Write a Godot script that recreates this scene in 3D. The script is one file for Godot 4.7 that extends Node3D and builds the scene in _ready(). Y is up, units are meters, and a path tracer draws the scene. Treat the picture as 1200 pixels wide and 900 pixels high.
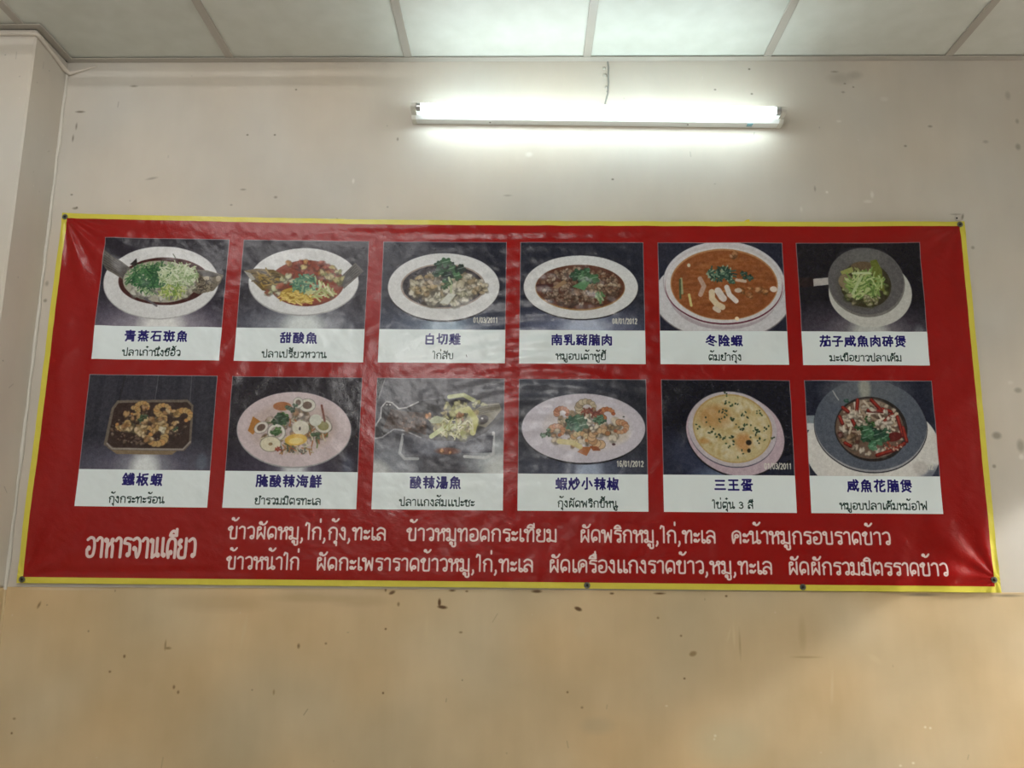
extends Node3D
# A restaurant wall: a red vinyl menu banner under a wall-mounted fluorescent batten, white over
# beige paint, a suspended ceiling of boards in tee bars, and a pilaster at the side.
# Metres, y up. The menu wall is the plane z = 0, the room lies towards +z.

const EYE := Vector3(0, 1.15, 2.578)
const FOCAL := 990.18            # pixels, for a 1200 x 900 frame
const CEILING := 2.78
const DADO := 1.0465              # where the white paint meets the beige
const PILLAR_X := -1.548
const PILLAR_Z := 0.188
const RIGHT_X := 2.6
const BACK_Z := 5.4
const LEFT_X := -2.35
# the banner: its centre on the wall, its size, its tilt
const BAN_X := -0.0498
const BAN_Y := 1.6348
const BAN_W := 2.913
const BAN_H := 1.1656
const BAN_TURN := -0.00413
const BAN_SHEAR := 0.00329
const BORDER := 0.0175
const COLS := [[0.150, 0.554], [0.600, 1.006], [1.052, 1.448], [1.492, 1.885], [1.931, 2.328], [2.372, 2.763]]
const ROWS := [[0.080, 0.374, 0.482], [0.531, 0.826, 0.938]]

# the lamps: what the eye sees of the tube, and the light it throws
const WALL_GLOW := 14.5
const WALL_ENERGY := 0.10
const ROOM_GLOW := 7.0
const NEAR_ENERGY := 0.35
const FAR_ENERGY := 2.2
const SIDE_GLOW := 10.0
const SIDE_ENERGY := 11.5

const RED := Color8(148, 12, 10)
const PAPER := Color8(230, 241, 244)

var cam: Camera3D
var rng := RandomNumberGenerator.new()
var taken := {}
var noise := FastNoiseLite.new()


# ------------------------------------------------------------------ scene tree helpers
func numbered(called: String) -> String:
	var n: int = taken.get(called, 0)
	taken[called] = n + 1
	return called if n == 0 else "%s_%03d" % [called, n]


func tag(o: Node, label := "", category := "", group := "", kind := "") -> Node:
	if label: o.set_meta("label", label)
	if category: o.set_meta("category", category)
	if group: o.set_meta("group", group)
	if kind: o.set_meta("kind", kind)
	return o


func thing(called: String, at := Vector3.ZERO) -> Node3D:
	var o := Node3D.new()
	o.name = numbered(called)
	add_child(o)
	o.position = at
	return o


func part(called: String, mesh: Mesh, mat: Material, parent: Node, at := Vector3.ZERO) -> MeshInstance3D:
	var o := MeshInstance3D.new()
	o.name = numbered(called) if parent == self else called
	o.mesh = mesh
	o.material_override = mat
	parent.add_child(o, true)
	o.position = at
	return o


func mat(c: Color, rough := 0.7, metal := 0.0, spec := 0.5) -> StandardMaterial3D:
	var m := StandardMaterial3D.new()
	m.albedo_color = c
	m.roughness = rough
	m.metallic = metal
	m.metallic_specular = spec
	return m


# where a pixel of the photograph meets the upright plane at distance z in front of the wall
func on_wall(u: float, v: float, z := 0.0) -> Vector3:
	var d := cam.transform.basis * Vector3((u - 600.0) / FOCAL, -(v - 450.0) / FOCAL, -1.0)
	return EYE + d * ((z - EYE.z) / d.z)


# ------------------------------------------------------------------ shape helpers
func face(st: SurfaceTool, pts: Array, middle: Vector3, uv = null) -> void:
	var n: Vector3 = (pts[1] - pts[0]).cross(pts[2] - pts[0]).normalized()
	var c := Vector3.ZERO
	for p in pts: c += p
	c /= pts.size()
	var order := pts.duplicate()
	if n.dot(c - middle) < 0.0:
		n = -n
	else:
		order.reverse()
	for k in range(1, order.size() - 1):
		for p in [order[0], order[k], order[k + 1]]:
			st.set_normal(n)
			if uv != null: st.set_uv(uv.call(p))
			st.add_vertex(p)


func bevel_box(st: SurfaceTool, c: Vector3, size: Vector3, b := 0.002, uv = null) -> void:
	var h := size / 2.0
	b = minf(b, minf(h.x, minf(h.y, h.z)) * 0.9)
	var px := func(s: Vector3) -> Vector3: return c + Vector3(s.x * h.x, s.y * (h.y - b), s.z * (h.z - b))
	var py := func(s: Vector3) -> Vector3: return c + Vector3(s.x * (h.x - b), s.y * h.y, s.z * (h.z - b))
	var pz := func(s: Vector3) -> Vector3: return c + Vector3(s.x * (h.x - b), s.y * (h.y - b), s.z * h.z)
	for s in [-1.0, 1.0]:
		face(st, [px.call(Vector3(s, -1, -1)), px.call(Vector3(s, 1, -1)), px.call(Vector3(s, 1, 1)), px.call(Vector3(s, -1, 1))], c, uv)
		face(st, [py.call(Vector3(-1, s, -1)), py.call(Vector3(1, s, -1)), py.call(Vector3(1, s, 1)), py.call(Vector3(-1, s, 1))], c, uv)
		face(st, [pz.call(Vector3(-1, -1, s)), pz.call(Vector3(1, -1, s)), pz.call(Vector3(1, 1, s)), pz.call(Vector3(-1, 1, s))], c, uv)
		for t in [-1.0, 1.0]:
			face(st, [px.call(Vector3(s, t, -1)), px.call(Vector3(s, t, 1)), py.call(Vector3(s, t, 1)), py.call(Vector3(s, t, -1))], c, uv)
			face(st, [px.call(Vector3(s, -1, t)), px.call(Vector3(s, 1, t)), pz.call(Vector3(s, 1, t)), pz.call(Vector3(s, -1, t))], c, uv)
			face(st, [py.call(Vector3(-1, s, t)), py.call(Vector3(1, s, t)), pz.call(Vector3(1, s, t)), pz.call(Vector3(-1, s, t))], c, uv)
			for w in [-1.0, 1.0]:
				var q := Vector3(s, t, w)
				face(st, [px.call(q), py.call(q), pz.call(q)], c, uv)


func box_mesh(c: Vector3, size: Vector3, b := 0.002, uv = null) -> ArrayMesh:
	var st := SurfaceTool.new()
	st.begin(Mesh.PRIMITIVE_TRIANGLES)
	bevel_box(st, c, size, b, uv)
	return st.commit()


# the same between two corners
func span_mesh(a: Vector3, b: Vector3, bevel := 0.002, uv = null) -> ArrayMesh:
	return box_mesh((a + b) / 2.0, (b - a).abs(), bevel, uv)


# a round bar along a path; radii one per point
func bar(st: SurfaceTool, path: Array, radii: Array, n := 16, caps := true) -> void:
	var rings := []
	for k in path.size():
		var d: Vector3 = (path[mini(k + 1, path.size() - 1)] - path[maxi(k - 1, 0)]).normalized()
		var a := d.cross(Vector3.UP if absf(d.y) < 0.9 else Vector3.RIGHT).normalized()
		var b := d.cross(a).normalized()
		var ring := []
		for i in n:
			var t := TAU * i / n
			ring.append([path[k] + (a * cos(t) + b * sin(t)) * radii[k], a * cos(t) + b * sin(t)])
		rings.append(ring)
	for k in path.size() - 1:
		for i in n:
			var j := (i + 1) % n
			var q := [rings[k][i], rings[k][j], rings[k + 1][j], rings[k + 1][i]]
			for v in [0, 2, 1, 0, 3, 2]:
				st.set_normal(q[v][1])
				st.add_vertex(q[v][0])
	if caps:
		for e in [0, path.size() - 1]:
			var out: Vector3 = path[e] - path[1 if e == 0 else e - 1]
			var pts := []
			for i in n: pts.append(rings[e][i][0])
			face(st, pts, path[e] - out)


func bar_mesh(path: Array, radii: Array, n := 16, caps := true) -> ArrayMesh:
	var st := SurfaceTool.new()
	st.begin(Mesh.PRIMITIVE_TRIANGLES)
	bar(st, path, radii, n, caps)
	return st.commit()


# an outline in the xy or zy plane pushed along the third axis
func prism_mesh(outline: Array, axis: Vector3) -> ArrayMesh:
	var st := SurfaceTool.new()
	st.begin(Mesh.PRIMITIVE_TRIANGLES)
	var c := Vector3.ZERO
	for p in outline: c += p
	c = c / outline.size() + axis / 2.0
	var far := []
	for p in outline: far.append(p + axis)
	face(st, outline, c)
	face(st, far, c)
	for k in outline.size():
		var m := (k + 1) % outline.size()
		face(st, [outline[k], outline[m], far[m], far[k]], c)
	return st.commit()


# ------------------------------------------------------------------ printing: a small canvas for flat print and paint
class Canvas:
	var w: int
	var h: int
	var unit: float                      # texels to one drawing unit
	var px := PackedFloat32Array()

	func _init(width: int, height: int, per_unit: float, ground: Color) -> void:
		w = width
		h = height
		unit = per_unit
		px.resize(w * h * 3)
		for k in w * h:
			px[k * 3] = ground.r
			px[k * 3 + 1] = ground.g
			px[k * 3 + 2] = ground.b

	func dab(x: int, y: int, c: Color, a: float) -> void:
		var k := (y * w + x) * 3
		px[k] += (c.r - px[k]) * a
		px[k + 1] += (c.g - px[k + 1]) * a
		px[k + 2] += (c.b - px[k + 2]) * a

	func ellipse(cx: float, cy: float, rx: float, ry: float, c: Color, turn := 0.0, alpha := 1.0, soft := 0.0) -> void:
		cx *= unit; cy *= unit; rx *= unit; ry *= unit
		var big := maxf(rx, ry) * (1.0 + soft) + 2.0
		var co := cos(turn)
		var si := sin(turn)
		var edge := 1.2 / minf(rx, ry) + soft
		for y in range(maxi(0, int(cy - big)), mini(h, int(cy + big) + 1)):
			for x in range(maxi(0, int(cx - big)), mini(w, int(cx + big) + 1)):
				var dx := x + 0.5 - cx
				var dy := y + 0.5 - cy
				var d := Vector2((dx * co + dy * si) / rx, (dy * co - dx * si) / ry).length()
				var a := clampf((1.0 + edge * 0.5 - d) / edge, 0.0, 1.0)
				if a > 0.0: dab(x, y, c, a * alpha)

	func line(x0: float, y0: float, x1: float, y1: float, r: float, c: Color, alpha := 1.0) -> void:
		var p := Vector2(x0, y0) * unit
		var q := Vector2(x1, y1) * unit
		r *= unit
		for y in range(maxi(0, int(minf(p.y, q.y) - r - 1)), mini(h, int(maxf(p.y, q.y) + r + 2))):
			for x in range(maxi(0, int(minf(p.x, q.x) - r - 1)), mini(w, int(maxf(p.x, q.x) + r + 2))):
				var v := Vector2(x + 0.5, y + 0.5)
				var near := Geometry2D.get_closest_point_to_segment(v, p, q)
				var a := clampf(r + 0.5 - v.distance_to(near), 0.0, 1.0)
				if a > 0.0: dab(x, y, c, a * alpha)

	func path(pts: Array, r: float, c: Color, alpha := 1.0) -> void:
		for k in range(0, pts.size() - 3, 2):
			line(pts[k], pts[k + 1], pts[k + 2], pts[k + 3], r, c, alpha)

	func poly(pts: Array, c: Color, alpha := 1.0) -> void:
		var ring := PackedVector2Array()
		var lo := Vector2(1e9, 1e9)
		var hi := -lo
		for k in range(0, pts.size(), 2):
			var v := Vector2(pts[k], pts[k + 1]) * unit
			ring.append(v)
			lo = lo.min(v)
			hi = hi.max(v)
		for y in range(maxi(0, int(lo.y)), mini(h, int(hi.y) + 1)):
			for x in range(maxi(0, int(lo.x)), mini(w, int(hi.x) + 1)):
				var n := 0
				for o in [Vector2(0.25, 0.25), Vector2(0.75, 0.3), Vector2(0.3, 0.75), Vector2(0.75, 0.75)]:
					if Geometry2D.is_point_in_polygon(Vector2(x, y) + o, ring): n += 1
				if n: dab(x, y, c, alpha * n / 4.0)

	func grain(amount: float, seed_: int) -> void:
		var r := RandomNumberGenerator.new()
		r.seed = seed_
		for k in w * h:
			var d := r.randfn(0.0, amount)
			px[k * 3] += d
			px[k * 3 + 1] += d
			px[k * 3 + 2] += d * 1.1

	func mottle(n: FastNoiseLite, amount: float, tint := Color(1, 1, 1)) -> void:
		for y in h:
			for x in w:
				var d := n.get_noise_2d(x / unit, y / unit) * amount
				var k := (y * w + x) * 3
				px[k] += d * tint.r
				px[k + 1] += d * tint.g
				px[k + 2] += d * tint.b

	func texture() -> ImageTexture:
		var bytes := PackedByteArray()
		bytes.resize(w * h * 3)
		for k in w * h * 3:
			bytes[k] = clampi(int(px[k] * 255.0 + 0.5), 0, 255)
		return ImageTexture.create_from_image(Image.create_from_data(w, h, false, Image.FORMAT_RGB8, bytes))


# ------------------------------------------------------------------ lettering drawn with the pen
# Thai: x to the right, y up from the baseline, the body of a letter 10 high. First its advance, then pen strokes
# (x, y, x, y ... a doubled point is a corner); a stroke of three numbers is a ring (x, y, radius).
var thai := {
	"ก": [8.4, [1.6, 0, 1.6, 5, 2.5, 6, 0.9, 7.2, 2.2, 9.3, 4, 10, 6, 9.3, 6.8, 7, 6.8, 0]],
	"ข": [8.0, [1.5, 8.1, 1.1], [1.0, 9.1, 2.4, 10, 3.4, 9, 2.6, 7.2, 2.2, 5.5, 2.2, 1.2, 3, 0, 5.6, 0, 6.5, 1.2, 6.5, 10]],
	"ค": [8.4, [4.1, 5.8, 1.2], [3.2, 4.8, 1.7, 0, 1.7, 0, 1.1, 4, 1.4, 8.2, 4, 10, 6.5, 8.8, 6.9, 6, 6.9, 0]],
	"ง": [6.2, [3.1, 8.8, 1.2], [4.3, 8.8, 4.5, 6, 4.5, 0, 4.5, 0, 3, 0.7, 0.6, 4.6]],
	"จ": [7.6, [2.2, 4.5, 1.2], [3.4, 4.4, 3.7, 2, 4.7, 0, 6.1, 2.4, 6.4, 6, 5.8, 8.8, 3.6, 10, 1.1, 9]],
	"ช": [8.2, [1.5, 8.1, 1.1], [1.0, 9.1, 2.4, 10, 3.4, 9, 2.6, 7.2, 2.2, 5.5, 2.2, 1.2, 3, 0, 5.4, 0, 6.3, 1.2, 6.3, 6, 5.2, 7.4, 7.6, 9.8]],
	"ซ": [8.2, [1.4, 7.7, 1.0], [0.5, 8.6, 1.2, 9.8, 2.0, 9.0, 2.9, 10, 3.6, 9, 2.6, 7, 2.2, 5.5, 2.2, 1.2, 3, 0, 5.4, 0, 6.3, 1.2, 6.3, 6, 5.2, 7.4, 7.6, 9.8]],
	"ด": [8.4, [3.6, 2.6, 1.2], [2.4, 2.6, 2.0, 0, 2.0, 0, 1.0, 3, 1.0, 6.5, 2, 9.2, 4, 10, 6.2, 9.2, 6.9, 6.5, 6.9, 0]],
	"ต": [8.4, [3.6, 2.6, 1.2], [2.4, 2.6, 2.0, 0, 2.0, 0, 1.0, 3, 1.0, 6.5, 1.7, 9.2, 2.9, 10, 4, 8.8, 5.1, 10, 6.3, 9.2, 6.9, 6.5, 6.9, 0]],
	"ท": [8.4, [1.4, 8.7, 1.2], [2.6, 9, 2.6, 0, 2.6, 0, 2.6, 5, 4.3, 9.2, 5.6, 10, 6.8, 8.8, 6.8, 0]],
	"น": [8.6, [1.4, 8.7, 1.2], [2.6, 8.8, 2.6, 0, 2.6, 0, 4.4, 0.9, 5.8, 2.2], [6.9, 1.2, 1.2], [5.8, 2, 5.8, 10]],
	"บ": [8.2, [1.4, 8.7, 1.2], [2.6, 8.8, 2.6, 1.2, 3.4, 0, 5.8, 0, 6.6, 1.2, 6.6, 10]],
	"ป": [8.2, [1.4, 8.7, 1.2], [2.6, 8.8, 2.6, 1.2, 3.4, 0, 5.8, 0, 6.6, 1.2, 6.6, 14]],
	"ผ": [8.6, [2.8, 8.7, 1.2], [1.6, 8.8, 1.6, 0, 1.6, 0, 4.2, 4.8, 4.2, 4.8, 6.9, 0, 6.9, 0, 6.9, 10]],
	"พ": [9.2, [1.3, 8.7, 1.2], [2.5, 8.8, 2.7, 0, 2.7, 0, 4.9, 7.5, 4.9, 7.5, 7.1, 0, 7.1, 0, 7.5, 10]],
	"ฟ": [9.2, [1.3, 8.7, 1.2], [2.5, 8.8, 2.7, 0, 2.7, 0, 4.9, 7.5, 4.9, 7.5, 7.1, 0, 7.1, 0, 7.5, 14]],
	"ม": [8.4, [1.4, 8.7, 1.2], [2.6, 8.8, 2.6, 1.6], [1.6, 1.2, 1.2], [2.6, 1.2, 4.4, 0.5, 6.7, 0, 6.7, 0, 6.7, 10]],
	"ย": [8.2, [2.2, 8.7, 1.2], [1.1, 8.4, 1.2, 7.0, 2.9, 5.4, 1.4, 4.2, 1.2, 1.4, 2.4, 0, 5.4, 0, 6.6, 1.2, 6.6, 10]],
	"ร": [6.8, [4.3, 1.2, 1.2], [5.4, 1.3, 5.4, 5.4, 4.7, 6.7, 1.2, 7.3, 1.2, 7.3, 1.6, 9.1, 3.2, 9.8, 6, 9.4]],
	"ล": [8.2, [2.0, 1.2, 1.2], [1.0, 1.8, 1.3, 4.4, 3.2, 5.8, 5.2, 5.2, 6.7, 3.2], [0.9, 8.3, 2.2, 9.7, 4, 10, 6, 9, 6.7, 7, 6.7, 0]],
	"ว": [6.8, [4.3, 1.2, 1.2], [5.5, 1.4, 5.7, 5, 5.2, 8.8, 3.2, 10, 0.8, 8.7]],
	"ส": [8.2, [2.0, 1.2, 1.2], [1.0, 1.8, 1.3, 4.4, 3.2, 5.8, 5.2, 5.2, 6.7, 3.2], [0.9, 8.3, 2.2, 9.7, 4, 10, 6, 9, 6.7, 7, 6.7, 0], [5.4, 9.2, 7.6, 11.6]],
	"ห": [8.4, [1.4, 8.7, 1.2], [2.6, 8.8, 2.6, 0, 2.6, 0, 2.6, 4.6, 5.4, 7.6], [6.3, 8.7, 1.2], [5.4, 7.6, 6.7, 5.4, 6.7, 0]],
	"อ": [7.8, [2.3, 4.4, 1.2], [1.0, 8.9, 3.4, 10, 6, 9, 6.7, 5, 6, 1, 3.6, 0, 1.5, 0.8, 1.1, 3.8]],
	"ะ": [5.2, [1.5, 6.7, 0.9], [2.3, 6.3, 3.1, 5.8, 4.5, 7.6], [1.5, 1.8, 0.9], [2.3, 1.4, 3.1, 0.9, 4.5, 2.7]],
	"า": [6.2, [0.7, 8.5, 2.2, 9.9, 3.9, 9.6, 4.7, 8, 4.7, 0]],
	"ำ": [6.2, [0.7, 8.5, 2.2, 9.9, 3.9, 9.6, 4.7, 8, 4.7, 0], [-1.2, 12.4, 1.0]],
	"เ": [4.4, [2.8, 1.2, 1.2], [1.6, 1.2, 1.6, 10]],
	"แ": [8.6, [2.8, 1.2, 1.2], [1.6, 1.2, 1.6, 10], [7.0, 1.2, 1.2], [5.8, 1.2, 5.8, 10]],
	"ไ": [4.6, [0.2, 11.8, 0.8, 13.8, 0.8, 13.8, 2.2, 13.2, 2.7, 11.6, 2.7, 0]],
	"ิ": [0.0, [-6.0, 11.5, -5.3, 13, -3.6, 13.9, -1.9, 13, -1.3, 11.5, -1.3, 11.5, -6.0, 11.5]],
	"ี": [0.0, [-6.0, 11.5, -5.3, 13, -3.6, 13.9, -1.9, 13, -1.3, 11.5, -1.3, 11.5, -6.0, 11.5], [-1.3, 11.5, -1.3, 14.8]],
	"ึ": [0.0, [-6.0, 11.5, -5.3, 13, -3.6, 13.9, -2.2, 13, -1.6, 11.5, -1.6, 11.5, -6.0, 11.5], [-1.3, 13.8, 0.8]],
	"ื": [0.0, [-6.0, 11.5, -5.3, 13, -3.6, 13.9, -1.9, 13, -1.3, 11.5, -1.3, 11.5, -6.0, 11.5], [-1.3, 11.5, -1.3, 14.8], [-3.0, 13.4, -3.0, 14.9]],
	"ั": [0.0, [-5.0, 13.2, 0.9], [-4.2, 12.6, -3.4, 11.8, -1.6, 12.6, -0.4, 14.6]],
	"็": [0.0, [-4.9, 12.0, 0.7], [-5.6, 12.4, -5.2, 13.8, -3.4, 13.4, -2.4, 12.2, -1.2, 13.2, -1.2, 13.2, -0.6, 15]],
	"ุ": [0.0, [-2.4, -2.4, 0.8], [-1.6, -2.4, -1.6, -5]],
	"ู": [0.0, [-4.7, -2.2, 0.8], [-3.9, -2.2, -3.9, -4.4, -2.6, -5, -1.6, -4.2, -1.6, -1.6]],
	"่": [0.0, [-1.8, 14.6, -1.8, 17]],
	"้": [0.0, [-4.6, 16.6, 0.7], [-4.0, 16.0, -3.4, 15.2, -2.0, 15.6, -0.6, 17.4]],
	"๋": [0.0, [-2.2, 14.4, -2.2, 16.8], [-3.4, 15.6, -1.0, 15.6]],
	",": [4.0, [1.6, 0.8, 1.8, -1, 0.9, -3]],
	" ": [5.0],
	"3": [6.6, [0.9, 8.8, 2.8, 10, 5, 8.4, 4.4, 6, 2.6, 5.4, 2.6, 5.4, 5, 4.6, 5.4, 2, 3.4, 0, 0.7, 1.2]],
	"0": [6.4, [3, 10, 1.2, 8, 1.2, 2, 3, 0, 4.8, 2, 4.8, 8, 3, 10]],
	"1": [6.4, [1.6, 8.2, 3.4, 10, 3.4, 10, 3.4, 0]],
	"2": [6.4, [1, 8.2, 2.8, 10, 4.8, 8.2, 4.4, 5.6, 1, 0, 1, 0, 5.2, 0]],
	"6": [6.4, [4.8, 9, 3, 10, 1.2, 7.6, 1.2, 2, 3, 0, 4.8, 2, 4.6, 4.6, 3, 5.8, 1.2, 4.4]],
	"8": [6.4, [3, 5.4, 1.4, 7.4, 3, 10, 4.6, 7.4, 3, 5.4, 1.1, 2.6, 3, 0, 4.9, 2.6, 3, 5.4]],
	"/": [4.6, [0.6, -1, 3.8, 11]],
}

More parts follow.
